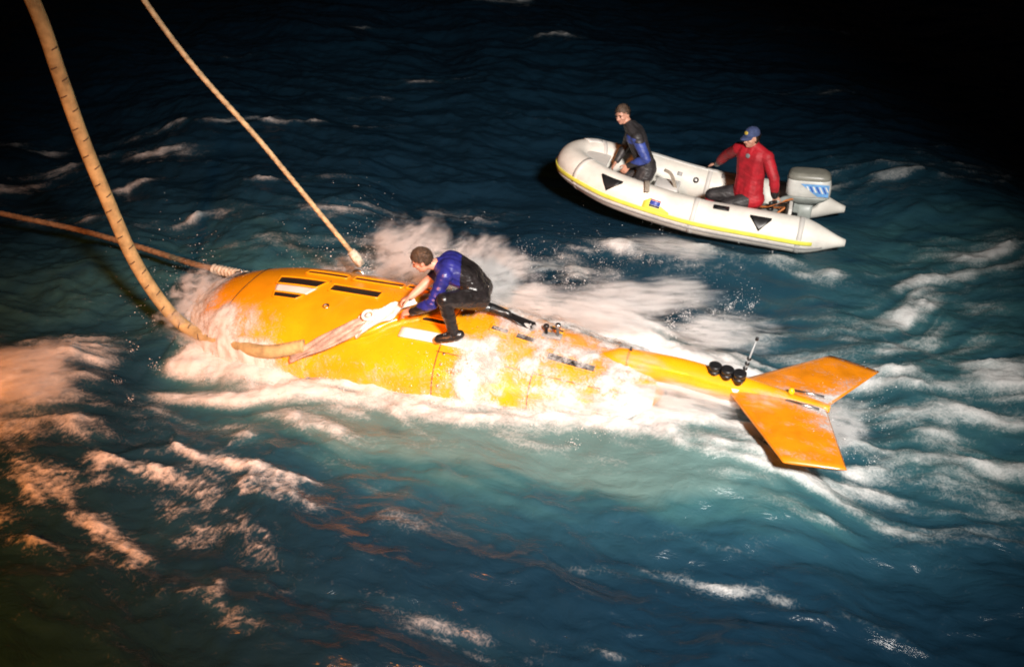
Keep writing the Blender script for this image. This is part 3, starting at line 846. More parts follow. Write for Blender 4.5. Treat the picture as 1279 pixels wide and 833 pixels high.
# lower white trim of the boom
wp = [p + V(0, 0, -0.125) - TV * 0.10 for p in bp_[12:27]]
link('white_trim', tube_mesh(wp, 0.032, 8), M['white_gloss'], boom)
link('clamp', lathe_mesh(bp_[7] , bp_[8] - bp_[7], [(-0.012, 0.146), (0.012, 0.146)], 22), M['fin'], boom)
link('pin', lathe_mesh(bp_[7] + V(0, 0, 0.13), V(0, 0, 1), [(0, 0.014), (0.05, 0.012)], 8), M['black_plastic'], boom)
# three dark canisters standing on the boom
for k in range(3):
    c = bp_[21] + (bp_[25] - bp_[21]) * (k / 2.0) * 1.0 + V(0, 0, 0.05) - TV * (0.02 + 0.01 * k)
    can = link('canister', lathe_mesh(c, unit(V(0.05, -0.12, 1)), [(0, 0.052), (0.09, 0.052), (0.092, 0.062), (0.112, 0.062), (0.114, 0.054), (0.128, 0.054), (0.13, 0.062), (0.165, 0.062), (0.172, 0.050), (0.168, 0.030)], 20), M['black_plastic'], boom)
    link('foot', lathe_mesh(c + V(0, 0, -0.05) - TV * 0.04, V(0, 0, 1), [(0, 0.05), (0.06, 0.05)], 16), M['white_gloss'], can)
# whip antenna
ab = TR_ + TU * 0.14 + TW * 0.09
antenna = link('antenna', tube_mesh([ab, ab + V(0.05, 0.02, 0.18), ab + V(0.11, 0.04, 0.42)], [0.014, 0.011, 0.008], 8), M['grey_metal'], SUB)
for q in (0.02, 0.07, 0.12, 0.17, 0.22):
    link('ring', lathe_mesh(ab + V(0.27, 0.1, 1) * q, V(0.27, 0.1, 1), [(0, 0.022), (0.02, 0.022)], 10), M['black_plastic'] if q != 0.07 else M['white_gloss'], antenna)
link('tip', lathe_mesh(ab + V(0.11, 0.04, 0.42), V(0.27, 0.1, 1), [(0, 0.016), (0.03, 0.016), (0.034, 0.01)], 10), M['black_plastic'], antenna)

# two flukes: swept, rounded section
def fluke(s):
    LT, LW, TT, TW_, NT = 0.78, 1.018, 1.286, 0.899, 0.951
    rows = 14; ch = 18
    verts, faces = [], []
    for i in range(rows + 1):
        f = i / rows
        le_ = V(0 + LT * f, 0.02 + (LW - 0.02) * f)
        te_ = V(NT + (TT - NT) * f, 0.02 + (TW_ - 0.02) * f)
        if i == rows: pass
        th_ = 0.055 * (1 - 0.72 * f)
        ring = []
        for k in range(ch):
            a = 2 * math.pi * k / ch
            cx = 0.5 - 0.5 * math.cos(a)
            p = le_ + (te_ - le_) * cx
            z = th_ * math.copysign(abs(math.sin(a)) ** 0.8, math.sin(a)) * (1.15 - 0.55 * cx)
            z += 0.03 * f * f * s * 0
            ring.append(TR_ + TU * p[0] + TV * (s * p[1]) + TW * z)
        verts += ring
    for i in range(rows):
        for k in range(ch):
            k2 = (k + 1) % ch
            faces.append((i * ch + k, i * ch + k2, (i + 1) * ch + k2, (i + 1) * ch + k))
    faces.append(tuple(range(ch))[::-1]); faces.append(tuple(rows * ch + k for k in range(ch)))
    me = mesh_py(verts, faces)
    bm = bmesh.new(); bm.from_mesh(me)
    return from_bm(bm)
for s in (-1, 1):
    fo = link('tail_fluke', fluke(s), M['fin'], SUB)
    # hinge line of the trailing flap
    link('hinge', tube_mesh([TR_ + TU * 0.60 + TV * s * 0.10 + TW * 0.055, TR_ + TU * 0.90 + TV * s * 0.12 + TW * 0.045], 0.012, 8), M['steel'], fo)
pl = TR_ + TU * 0.62 + TW * 0.07
link('tail_light', lathe_mesh(pl, TW, [(0, 0.03), (0.035, 0.03), (0.055, 0.021), (0.062, 0.006)], 14), M['yellow_lamp'], SUB)

# water still streaming off the flukes
def fluke_wash(s, seed):
    nr, nc = 40, 40
    vs, fs, dn, fl = [], [], [], []
    for i in range(nr):
        f = 0.04 + 0.94 * i / (nr - 1)
        le_ = V(0.78 * f, 0.02 + 0.998 * f); te_ = V(0.951 + 0.335 * f, 0.02 + 0.879 * f)
        for k in range(nc):
            c = 0.03 + 0.95 * k / (nc - 1)
            p = le_ + (te_ - le_) * c
            a = math.acos(1 - 2 * c)
            z = 0.055 * (1 - 0.72 * f) * math.sin(a) ** 0.8 * (1.15 - 0.55 * c) + 0.008
            vs.append(TR_ + TU * p[0] + TV * (s * p[1]) + TW * z)
            nz = float(fbm(np.array([p[0] * 2.5]), np.array([p[1] * 6.0]), 4, seed, 0.6)[0])
            dn.append(max(0.0, 0.16 + 0.45 * nz + 0.45 * math.exp(-((c - 1) / 0.22) ** 2) * (1 - f) + 0.35 * math.exp(-(f / 0.2) ** 2) * c))
            fl.append((p[1] * 2.2, p[0] * 0.9, 0))
    for i in range(nr - 1):
        for k in range(nc - 1):
            fs.append((i * nc + k, (i + 1) * nc + k, (i + 1) * nc + k + 1, i * nc + k + 1))
    me = mesh_py(vs, fs)
    at = me.attributes.new('foam', 'FLOAT', 'POINT'); at.data.foreach_set('value', np.array(dn, np.float32))
    at = me.attributes.new('flow', 'FLOAT_VECTOR', 'POINT'); at.data.foreach_set('vector', np.array(fl, np.float32).ravel())
    o = link('water_film', me, M['wash']); tag(o, kind='stuff'); o['label'] = 'water streaming off the tail fluke'
fluke_wash(-1, 301); fluke_wash(1, 302)
# ------------------------------------------------------------------ ropes
def rope_thing(name, label, pts, r, n, m, seg=14, lobes=3, twist=18, depth=0.16):
    path = smooth_path(pts, n)
    root = empty(name, tuple(path[-1]))
    tag(root, label, 'rope')
    link('rope_strand', tube_mesh(path, r, seg, True, lobes, twist, depth), m, root)
    return root, path

hw, hpath = rope_thing('hawser', 'thick tan hawser with dark tracer marks curving down to the bow',
    [V(-5.2, 9.2, 7.5), V(-4.62, 9.25, 4.6), V(-4.34, 9.27, 3.55), V(-4.25, 9.27, 2.85), V(-4.17, 9.27, 2.18), V(-4.04, 9.26, 1.47), V(-3.93, 9.24, 0.98), V(-3.78, 9.20, 0.61), V(-3.58, 9.12, 0.33), V(-3.31, 8.95, 0.23), V(-2.87, 8.68, 0.27), V(-2.45, 8.42, 0.33), hull_pt(1.68, 1.05, 0.075)],
    0.068, 300, M['hawser'], 20, 10, 14, 0.05)
# tracer marks: short dark bands on the sheath, alternately left and right
_, hT, hA, hB = frame_path(hpath)
acc = 0.0; last = 0.0; side = 0
for i in range(60, 250):
    acc += np.linalg.norm(hpath[i] - hpath[i - 1])
    if acc - last > 0.135:
        last = acc; side ^= 1
        camdir = unit(V(0, 0, 5.6) - hpath[i])
        cd = camdir - hT[i] * np.dot(camdir, hT[i]); cd = unit(cd); sd = np.cross(hT[i], cd)
        ring = []
        vs, fs = [], []
        for q in range(7):
            a = (-0.95 + 0.95 * q / 6) if side else (0.0 + 0.95 * q / 6)
            dr = cd * math.cos(a) + sd * math.sin(a)
            lift = hT[i] * (0.010 * math.sin(a) * 2)
            for w_, rr_ in ((-0.006, 0.066), (-0.006, 0.0705), (0.006, 0.0705), (0.006, 0.066)):
                vs.append(hpath[i] + dr * rr_ + hT[i] * w_ + lift)
        for q in range(6):
            for e in range(4):
                e2 = (e + 1) % 4
                fs.append((q * 4 + e, q * 4 + e2, (q + 1) * 4 + e2, (q + 1) * 4 + e))
        fs.append((0, 1, 2, 3)[::-1]); fs.append((24, 25, 26, 27))
        link('tracer_mark', mesh_py(vs, fs), M['tracer'], hw)

thin, tpath = rope_thing('lifting_line', 'thin taut tan line running up from behind the bow slots',
    [V(-4.6, 9.1, 6.6), V(-3.33, 9.27, 3.55), V(-2.42, 9.42, 2.05), V(-1.62, 9.52, 0.76)], 0.025, 260, M['rope'], 12, 3, 30, 0.3)
# shackle and pale lashing at its foot
sh_ = tpath[-1]
link('lashing', tube_mesh([sh_ + V(-0.09, -0.015, 0.15), sh_ + V(-0.04, -0.01, 0.07), sh_ + V(0.0, 0, -0.02)], [0.04, 0.052, 0.045], 10, True, 4, 40, 0.3), M['splice'], thin)

tow, wpath = rope_thing('tow_line', 'slack brown tow line stretching left from the bow with a pale splice',
    [V(-9.6, 12.6, 0.60), V(-6.5, 11.6, 0.41), V(-5.39, 11.3, 0.31), V(-4.48, 10.8, 0.32), V(-3.62, 10.28, 0.34), V(-2.95, 9.80, 0.46)], 0.034, 240, M['tow'], 12, 3, 24, 0.3)
link('splice', tube_mesh(wpath[205:], [0.05 + 0.008 * math.sin(i * 1.7) for i in range(len(wpath[205:]))], 12, True, 4, 26, 0.3), M['splice'], tow)

# soft sling along the seam, with the white cloth eye in the diver's hands
def ribbon(path, widths, normals, thick=0.02, ruffle=0.0):
    path, T, A, B = frame_path(path)
    vs, fs = [], []
    K = 8
    for i, p in enumerate(path):
        nrm = unit(normals[i]); side = unit(np.cross(T[i], nrm))
        for k in range(K + 1):
            q = -1 + 2 * k / K
            dz = ruffle * math.sin(q * 5 + i * 0.45) * (0.5 + 0.5 * math.sin(i * 0.21 + k))
            vs.append(p + side * q * widths[i] + nrm * (thick / 2 + dz))
        for k in range(K + 1):
            q = 1 - 2 * k / K
            dz = ruffle * math.sin(q * 5 + i * 0.45) * (0.5 + 0.5 * math.sin(i * 0.21 + (K - k)))
            vs.append(p + side * q * widths[i] + nrm * (-thick / 2 + dz))
    n = 2 * (K + 1)
    for i in range(len(path) - 1):
        for k in range(n):
            k2 = (k + 1) % n
            fs.append((i * n + k, i * n + k2, (i + 1) * n + k2, (i + 1) * n + k))
    fs.append(tuple(range(n))[::-1]); fs.append(tuple((len(path) - 1) * n + k for k in range(n)))
    me = mesh_py(vs, fs)
    bm = bmesh.new(); bm.from_mesh(me)
    return from_bm(bm)

sling = empty('lifting_sling', tuple(hull_pt(2.25, 0.5, 0.05)))
tag(sling, 'folded pale webbing sling with white cloth eye pulled by the crouching diver', 'sling')
def sp(u, ph, off): return hull_pt(u, ph, off)
for dph, w_, o_ in ((0.0, 0.055, 0.07), (0.13, 0.045, 0.075)):
    keys = [(1.55, 1.22 + dph * 0.4), (1.75, 1.05 + dph * 0.5), (1.95, 0.82 + dph), (2.12, 0.62 + dph), (2.27, 0.44 + dph)]
    pth = smooth_path([sp(u, p, o_ + 0.02) for u, p in keys], 40)
    nr = [hull_pt(1.9, 0.6, 1) - hull_pt(1.9, 0.6, 0)] * 40
    link('webbing', ribbon(pth, [w_] * 40, nr, 0.022, 0.012), M['pink_sling'], sling)
for dph, w_ in ((-0.03, 0.06), (0.14, 0.055), (0.05, 0.05)):
    keys = [(2.16, 0.56 + dph * 1.2, 0.07), (2.27, 0.44 + dph * 1.3, 0.11), (2.38, 0.30 + dph, 0.10), (2.50, 0.20 + dph * 0.5, 0.12), (2.62, 0.12, 0.16)]
    pth = smooth_path([sp(*k) for k in keys], 46)
    nr = [hull_pt(2.3, 0.4, 1) - hull_pt(2.3, 0.4, 0)] * 46
    link('white_cloth', ribbon(pth, [w_ * (0.7 + 0.3 * math.sin(i * 0.3)) for i in range(46)], nr, 0.02, 0.03), M['sling'], sling)
ring_c = sp(2.25, 0.47, 0.12)
link('thimble', tube_mesh([ring_c + DU * 0.055 * math.cos(a) + unit(V(0, -0.4, 0.9)) * 0.002 + np.cross(DU, unit(V(0, -0.4, 0.9))) * 0.055 * math.sin(a) + unit(V(0, -0.4, 0.9)) * 0.03 for a in np.linspace(0, 2 * math.pi, 24)], 0.016, 8, False), M['white_gloss'], sling)

# ------------------------------------------------------------------ people
def capsule_into(bm, p0, p1, r0, r1, seg=12):
    p0, p1 = np.asarray(p0, float), np.asarray(p1, float)
    ax = p1 - p0
    Ln = np.linalg.norm(ax)
    if Ln < 1e-6:
        ax = V(0, 0, 1)
    a = unit(ax)
    A = unit(np.cross(a, V(0, 0, 1) if abs(a[2]) < 0.9 else V(1, 0, 0))); B = np.cross(a, A)
    prof = []
    for k in range(5):
        t = -math.pi / 2 + k * math.pi / 8
        prof.append((p0 + a * (r0 * math.sin(t)), max(r0 * math.cos(t), 1e-4)))
    for k in range(5):
        t = k * math.pi / 8
        prof.append((p1 + a * (r1 * math.sin(t)), max(r1 * math.cos(t), 1e-4)))
    rings = []
    for c, r in prof:
        rings.append([bm.verts.new(tuple(c + (A * math.cos(2 * math.pi * k / seg) + B * math.sin(2 * math.pi * k / seg)) * r)) for k in range(seg)])
    for i in range(len(rings) - 1):
        for k in range(seg):
            k2 = (k + 1) % seg
            bm.faces.new((rings[i][k], rings[i][k2], rings[i + 1][k2], rings[i + 1][k]))
    bm.faces.new(rings[0][::-1]); bm.faces.new(rings[-1])

def ell_into(bm, c, axes, rad):
    X, Y, Z = axes
    M4 = Matrix(((X[0] * rad[0], Y[0] * rad[1], Z[0] * rad[2], c[0]), (X[1] * rad[0], Y[1] * rad[1], Z[1] * rad[2], c[1]), (X[2] * rad[0], Y[2] * rad[1], Z[2] * rad[2], c[2]), (0, 0, 0, 1)))
    bmesh.ops.create_icosphere(bm, subdivisions=3, radius=1.0, matrix=M4)

def hand_pieces(wrist, d, back, side_thumb, curl, s=1.0):
    """d: pointing direction, back: unit vector out of the back of the hand, side_thumb: direction to the thumb"""
    d = unit(d); back = unit(back - d * np.dot(back, d)); th_ = unit(side_thumb - d * np.dot(side_thumb, d) - back * np.dot(side_thumb, back))
    out = []
    kn = []
    lens = (0.072, 0.080, 0.075, 0.058)
    for k in range(4):
        off = th_ * (0.030 - 0.020 * k) * s
        base = wrist + d * 0.088 * s + off
        out.append((wrist + d * 0.012 * s + off * 0.55, base, 0.017 * s, 0.013 * s, 'hand'))
        p = base; ang = curl * 0.5
        for seg_ in range(3):
            ln = lens[k] * s * (0.45, 0.32, 0.23)[seg_]
            dr = d * math.cos(ang) - back * math.sin(ang)
            q = p + dr * ln
            out.append((p, q, 0.0105 * s - 0.0012 * seg_, 0.0095 * s - 0.0012 * seg_, 'hand'))
            p = q; ang += curl * 0.6
    tb = wrist + d * 0.025 * s + th_ * 0.028 * s
    t1 = tb + (d * 0.6 + th_ * 0.75 - back * 0.2) * 0.045 * s
    t2 = t1 + (d * 0.85 + th_ * 0.25 - back * 0.35 * curl) * 0.035 * s
    t3 = t2 + (d * 0.85 - th_ * 0.1 - back * 0.5 * curl) * 0.025 * s
    out += [(wrist + d * 0.01 * s, tb, 0.018 * s, 0.017 * s, 'hand'), (tb, t1, 0.015 * s, 0.0125 * s, 'hand'), (t1, t2, 0.0115 * s, 0.0105 * s, 'hand'), (t2, t3, 0.0105 * s, 0.009 * s, 'hand')]
    return out

def build_person(name, label, J, face, clothes, hairpred=None, hair_mat=None, headup=(0, 0, 1), hair_off=0.012, voxel=0.0075, bulk=1.12, wrinkle_amp=0.008):
    """J: joints. clothes: list of (child name, predicate on piece label + point, material, offset)"""
    face = unit(face); hu = unit(np.asarray(headup, float) - face * np.dot(np.asarray(headup, float), face)); hl = np.cross(hu, face)   # hl: person's left
    hc = J['head']
    pcs = []
    ells = []
    # head
    ells.append((hc + hu * 0.022 - face * 0.008, (hl, face, hu), (0.076, 0.097, 0.098), 'head'))
    ells.append((hc - hu * 0.035 + face * 0.022, (hl, face, hu), (0.062, 0.070, 0.085), 'head'))
    pcs.append((hc - hu * 0.088 + face * 0.060, hc - hu * 0.060 + face * 0.030, 0.026, 0.050, 'head'))      # chin and jaw
    pcs.append((hc + hu * 0.006 + face * 0.090, hc - hu * 0.030 + face * 0.108, 0.010, 0.015, 'head'))      # nose
    for s in (-1, 1):
        pcs.append((hc - hu * 0.032 + face * 0.098 + hl * s * 0.010, hc - hu * 0.034 + face * 0.092 + hl * s * 0.016, 0.009, 0.008, 'head'))
        ells.append((hc - hu * 0.010 - face * 0.008 + hl * s * 0.078, (hl, face, hu), (0.012, 0.020, 0.033), 'head'))   # ears
        pcs.append((hc + hu * 0.022 + face * 0.080 + hl * s * 0.014, hc + hu * 0.020 + face * 0.070 + hl * s * 0.050, 0.012, 0.010, 'head'))   # brow
        pcs.append((hc - hu * 0.022 + face * 0.066 + hl * s * 0.040, hc - hu * 0.03 + face * 0.05 + hl * s * 0.052, 0.020, 0.018, 'head'))     # cheek
    pcs.append((hc - hu * 0.050 - face * 0.020, J['neck'], 0.054, 0.060, 'neck'))
    # torso
    ch, pe = J['chest'], J['pelvis']
    shl = unit(J['shL'] - J['shR'])
    hil = unit(J['hipL'] - J['hipR'])
    spine = unit(ch - pe)
    fwd = unit(np.cross(shl, spine))
    be = (ch + pe) / 2 + J.get('bend', V(0, 0, 0))
    pcs.append((J['neck'], ch + spine * 0.08, 0.062, 0.085, 'torso'))
    for s in (-1, 0, 1):
        pcs.append((ch + shl * s * 0.075 + spine * 0.05, be + shl * s * 0.055, 0.108, 0.100, 'torso'))
        pcs.append((be + shl * s * 0.055, pe + hil * s * 0.065, 0.100, 0.112, 'torso'))
    for k in ('L', 'R'):
        s = 1 if k == 'L' else -1
        pcs.append((J['sh' + k], ch + spine * 0.075 + shl * s * 0.05, 0.066, 0.085, 'torso'))
        pcs.append((J['neck'] + shl * s * 0.03, J['sh' + k] + spine * 0.0, 0.050, 0.058, 'torso'))
        pcs.append((J['sh' + k], J['el' + k], 0.060, 0.047, 'upper_arm' + k))
        pcs.append((J['el' + k], J['el' + k] * 0.65 + J['wr' + k] * 0.35, 0.046, 0.047, 'fore_arm' + k))
        pcs.append((J['el' + k] * 0.65 + J['wr' + k] * 0.35, J['wr' + k], 0.047, 0.030, 'fore_arm' + k))
        pcs.append((J['wr' + k] * 1.0, J['wr' + k] + unit(J['hd' + k]) * 0.02, 0.028, 0.024, 'hand'))
        pcs += hand_pieces(J['wr' + k] + unit(J['hd' + k]) * 0.01, J['hd' + k], J['hb' + k], J['ht' + k], J.get('curl' + k, 0.8))
        pcs.append((J['hip' + k], J['kn' + k] * 0.6 + J['hip' + k] * 0.4, 0.098, 0.078, 'thigh' + k))
        pcs.append((J['kn' + k] * 0.6 + J['hip' + k] * 0.4, J['kn' + k], 0.078, 0.062, 'thigh' + k))
        mid = J['kn' + k] * 0.65 + J['an' + k] * 0.35
        kn_, an_ = J['kn' + k], J['an' + k]
        pcs.append((kn_, mid, 0.060, 0.060, 'shin' + k))
        pcs.append((mid, an_, 0.060, 0.042, 'shin' + k))
        toe = J['to' + k]
        heel = an_ - unit(toe - an_) * 0.05
        pcs.append((an_, heel, 0.044, 0.038, 'foot' + k))
        pcs.append((an_, toe, 0.044, 0.034, 'foot' + k))
    pcs = [(a, b, r0 * bulk, r1 * bulk, lb) if (lb == 'torso' or 'arm' in lb or 'thigh' in lb) else (a, b, r0, r1, lb) for a, b, r0, r1, lb in pcs]
    bm = bmesh.new()
    for p0, p1, r0, r1, lb in pcs: capsule_into(bm, p0, p1, r0, r1)
    for c, ax, rad, lb in ells: ell_into(bm, c, ax, rad)
    me0 = bpy.data.meshes.new('tmp'); bm.to_mesh(me0); bm.free()
    tmp = bpy.data.objects.new('tmp', me0); COL.objects.link(tmp)
    md = tmp.modifiers.new('r', 'REMESH'); md.mode = 'VOXEL'; md.voxel_size = voxel; md.use_smooth_shade = True
    ms = tmp.modifiers.new('s', 'SMOOTH'); ms.factor = 0.5; ms.iterations = 4
    dg = bpy.context.evaluated_depsgraph_get()
    me = bpy.data.meshes.new_from_object(tmp.evaluated_get(dg))
    bpy.data.objects.remove(tmp); bpy.data.meshes.remove(me0)
    nv = len(me.vertices)
    co = np.empty(nv * 3); me.vertices.foreach_get('co', co); co = co.reshape(-1, 3)
    no = np.empty(nv * 3); me.vertices.foreach_get('normal', no); no = no.reshape(-1, 3)
    # nearest piece per vertex
    best = np.full(nv, 1e9); lab = np.zeros(nv, int); names = []
    for p0, p1, r0, r1, lb in pcs:
        if lb not in names: names.append(lb)
        ax = p1 - p0; L2 = np.dot(ax, ax) + 1e-12
        t = np.clip(((co - p0) @ ax) / L2, 0, 1)
        d = np.linalg.norm(co - (p0 + t[:, None] * ax), axis=1) - (r0 + (r1 - r0) * t)
        m = d < best
        best[m] = d[m]; lab[m] = names.index(lb)
    for c, ax, rad, lb in ells:
        if lb not in names: names.append(lb)
        q = np.stack([((co - c) @ ax[i]) / rad[i] for i in range(3)], 1)
        d = (np.linalg.norm(q, axis=1) - 1) * min(rad)
        m = d < best
        best[m] = d[m]; lab[m] = names.index(lb)
    low = co[:, 2].min()
    root = empty(name, (float(pe[0]), float(pe[1]), float(low)))
    tag(root, label, 'person')
    nf = len(me.polygons)
    lv = np.empty(len(me.loops), int); me.loops.foreach_get('vertex_index', lv)
    polys = [tuple(me.polygons[i].vertices) for i in range(nf)]
    fc = np.array([co[list(p)].mean(0) for p in polys])
    fl = np.array([lab[p[0]] for p in polys])
    fln = [names[i] for i in fl]
    link('body', me, M['skin'], root)
    wr = fbm(co[:, 0] * 9 + co[:, 2] * 16, co[:, 1] * 9 - co[:, 2] * 19, 3, 3) + 0.6 * ridged(co[:, 0] * 6 + co[:, 2] * 12, co[:, 1] * 6 - co[:, 2] * 14, 2, 8) - 0.3
    def child(nm, sel, material, off, wrinkle=wrinkle_amp, mark=None):
        ids = np.nonzero(sel)[0]
        if len(ids) == 0: return None
        used = sorted({v for i in ids for v in polys[i]})
        mp = {v: k for k, v in enumerate(used)}
        vv = [co[v] + no[v] * (off + wrinkle * wr[v]) for v in used]
        mi = mesh_py(vv, [tuple(mp[v] for v in polys[i]) for i in ids])
        ob = link(nm, mi, material, root)
        sd = ob.modifiers.new('thickness', 'SOLIDIFY'); sd.thickness = off * 0.9; sd.offset = -1
        return ob
    taken = np.zeros(nf, bool)
    for nm, pred, material, off in clothes:
        sel = np.array([(not taken[i]) and pred(fln[i], fc[i]) for i in range(nf)])
        taken |= sel
        child(nm, sel, material, off)
    if hairpred:
        hf = (fc - hc)
        jz = 0.012 * fbm(fc[:, 0] * 60 + fc[:, 2] * 35, fc[:, 1] * 60, 2, 9)
        sel = np.array([fln[i] == 'head' and hairpred(np.dot(hf[i], face) + jz[i], np.dot(hf[i], hl), np.dot(hf[i], hu) + jz[i]) for i in range(nf)])
        ho = child('hair', sel, hair_mat, hair_off, 0.008)
        ids = np.nonzero(sel)[0]
        pick = rng.choice(ids, min(900, len(ids)), replace=False)
        vs, fs = [], []
        for i in pick:
            pl_ = list(polys[i]); nn_ = unit(no[pl_].mean(0)); b_ = fc[i] + nn_ * hair_off * 0.6
            sw = unit(-face * 0.6 + hl * rng.normal(0, 0.4) - hu * 0.35 + rng.normal(0, 0.25, 3))
            sw = unit(sw - nn_ * np.dot(sw, nn_)); tdir = unit(sw + nn_ * rng.uniform(0.15, 0.6))
            sd_ = np.cross(tdir, nn_); ln_ = rng.uniform(0.018, 0.036); k0 = len(vs)
            vs += [b_ + sd_ * 0.004, b_ - sd_ * 0.004, b_ + nn_ * 0.005, b_ + tdir * ln_]
            fs += [(k0, k0 + 1, k0 + 3), (k0 + 1, k0 + 2, k0 + 3), (k0 + 2, k0, k0 + 3)]
        ho2 = link('hair_strands', mesh_py(vs, fs), hair_mat, root); ho2['kind'] = 'stuff'
    for s in (-1, 1):
        e = hc + face * 0.085 + hl * s * 0.031 + hu * 0.002
        link('eye', ellipsoid_mesh(e, hl, face, hu, 0.013, 0.008, 0.007), M['eye'], root)
        link('eyebrow', ellipsoid_mesh(hc + face * 0.090 + hl * s * 0.033 + hu * 0.024, unit(hl + s * -0.15 * hu), face, hu, 0.022, 0.007, 0.005), hair_mat or M['hair'], root)
    link('mouth', ellipsoid_mesh(hc + face * 0.087 - hu * 0.064, hl, face, hu, 0.022, 0.010, 0.006), M['lips'], root)
    return root, hc, face, hl, hu

# --- diver crouching on the hull
FD = -DU                                         # he faces the bow
J = dict(head=V(-0.86, 8.52, 1.30), neck=V(-0.69, 8.55, 1.235), chest=V(-0.56, 8.56, 1.17), pelvis=V(-0.33, 8.56, 0.95), bend=V(0.02, 0, 0.05),
    shL=V(-0.64, 8.38, 1.20), shR=V(-0.60, 8.74, 1.21), hipL=V(-0.32, 8.45, 0.92), hipR=V(-0.30, 8.67, 0.92),
    elL=V(-0.76, 8.29, 0.95), elR=V(-0.79, 8.73, 1.00), wrL=V(-0.96, 8.36, 0.82), wrR=V(-0.99, 8.60, 0.86),
    hdL=V(-0.9, 0.25, -0.25), hdR=V(-0.9, -0.25, -0.3), hbL=V(-0.2, -0.3, 1), hbR=V(-0.2, 0.2, 1), htL=V(0, 1, 0.2), htR=V(0, -1, 0.2), curlL=1.3, curlR=1.3,
    knL=V(-0.64, 8.20, 1.04), anL=V(-0.55, 8.19, 0.655), toL=V(-0.71, 8.19, 0.615), knR=V(-0.60, 8.72, 0.74), anR=V(-0.20, 8.70, 0.67), toR=V(-0.04, 8.66, 0.62))
blueD = lambda l, p: l.startswith('upper_armL') or (l == 'torso' and p[0] < -0.50 + 0.06 * (p[2] - 1.1)) or (l.startswith('upper_armR')) or (l == 'fore_armL' and p[2] > 0.90)
build_person('person', 'diver in wet black and blue suit crouching on the submersible', J, unit(V(-0.86, 0.12, -0.42)),
    [('blue_panel', blueD, M['blue_suit'], 0.007),
     ('wetsuit', lambda l, p: l == 'torso' or l.startswith('thigh') or l.startswith('shin') or l == 'fore_armL' or (l == 'neck' and p[2] < 1.20), M['wetsuit'], 0.006),
     ('boot', lambda l, p: l == 'footL', M['black_plastic'], 0.008), ('boot', lambda l, p: l == 'footR', M['black_plastic'], 0.008)],
    lambda f, s, u_: u_ > 0.050 or (f < 0.04 and u_ > 0.030) or (f < 0.012 and u_ > 0.010) or (f < -0.032 and u_ > -0.055), M['hair'], headup=(-0.45, 0.05, 1.0))
# swim fin on the trailing foot
fin_root = V(-0.06, 8.66, 0.625)
fd = unit(V(0.86, -0.28, -0.32)); fs_ = unit(np.cross(fd, V(0, 0, 1))); fu_ = np.cross(fs_, fd)
poly = [fin_root + fd * a + fs_ * b for a, b in ((0, -0.04), (0.10, -0.05), (0.30, -0.075), (0.33, -0.04), (0.32, 0.04), (0.30, 0.075), (0.10, 0.05), (0, 0.04))]
finr = empty('swim_fin', tuple(fin_root)); tag(finr, 'black swim fin trailing behind the crouching diver', 'swim fin')
link('blade', plate_mesh(poly, fu_ * 0.016), M['black_plastic'], finr, smooth=False)
for s in (-1, 1):
    link('rail', tube_mesh([fin_root + fs_ * 0.045 * s, fin_root + fd * 0.10 + fs_ * 0.05 * s, fin_root + fd * 0.30 + fs_ * 0.075 * s], 0.011, 8), M['black_plastic'], finr)

# --- man in the bow of the boat
J = dict(head=V(1.40, 12.22, 1.49), neck=V(1.485, 12.18, 1.36), chest=V(1.59, 12.16, 1.19), pelvis=V(1.74, 12.16, 0.80),
    shL=V(1.57, 11.98, 1.26), shR=V(1.55, 12.36, 1.28), hipL=V(1.72, 12.04, 0.76), hipR=V(1.74, 12.27, 0.76),
    elL=V(1.69, 11.88, 1.02), elR=V(1.50, 12.46, 1.00), wrL=V(1.50, 12.02, 0.88), wrR=V(1.38, 12.36, 0.82),
    hdL=V(-0.6, 0.15, -0.75), hdR=V(-0.5, 0.0, -0.8), hbL=V(-0.2, -0.9, 0.1), hbR=V(-0.6, 0.3, 0.5), htL=V(-0.8, 0.3, 0.5), htR=V(-0.3, -1, 0.2), curlL=0.7, curlR=0.6,
    knL=V(1.52, 11.98, 0.47), anL=V(1.86, 12.02, 0.36), toL=V(1.99, 12.02, 0.33), knR=V(1.36, 12.30, 0.52), anR=V(1.72, 12.34, 0.36), toR=V(1.86, 12.34, 0.34))
build_person('person', 'man in black and blue wetsuit kneeling in the boat bow, bareheaded', J, unit(V(-0.66, -0.70, -0.20)),
    [('blue_panel', lambda l, p: (l == 'upper_armL' and p[2] < 1.22) or (l == 'fore_armL' and p[2] > 0.935) or (l == 'torso' and p[0] < 1.545 and 1.18 < p[2] < 1.27 and p[1] < 12.1), M['blue_suit_dry'], 0.007),
     ('grey_panel', lambda l, p: l == 'thighL' and p[0] < 1.60 and p[2] < 0.72, M['grey_suit'], 0.007),
     ('wetsuit', lambda l, p: l == 'torso' or 'arm' in l or l.startswith('thigh') or l.startswith('shin') or (l == 'neck' and p[2] < 1.385), M['wetsuit_dry'], 0.006),
     ('boot', lambda l, p: l == 'footL', M['black_plastic'], 0.008), ('boot', lambda l, p: l == 'footR', M['black_plastic'], 0.008)],
    lambda f, s, u_: u_ > 0.062 or (f < 0.045 and u_ > 0.040) or (f < 0.012 and u_ > 0.012) or (f < -0.030 and u_ > -0.05), M['hair_grey'], headup=(-0.15, 0, 1), hair_off=0.009)

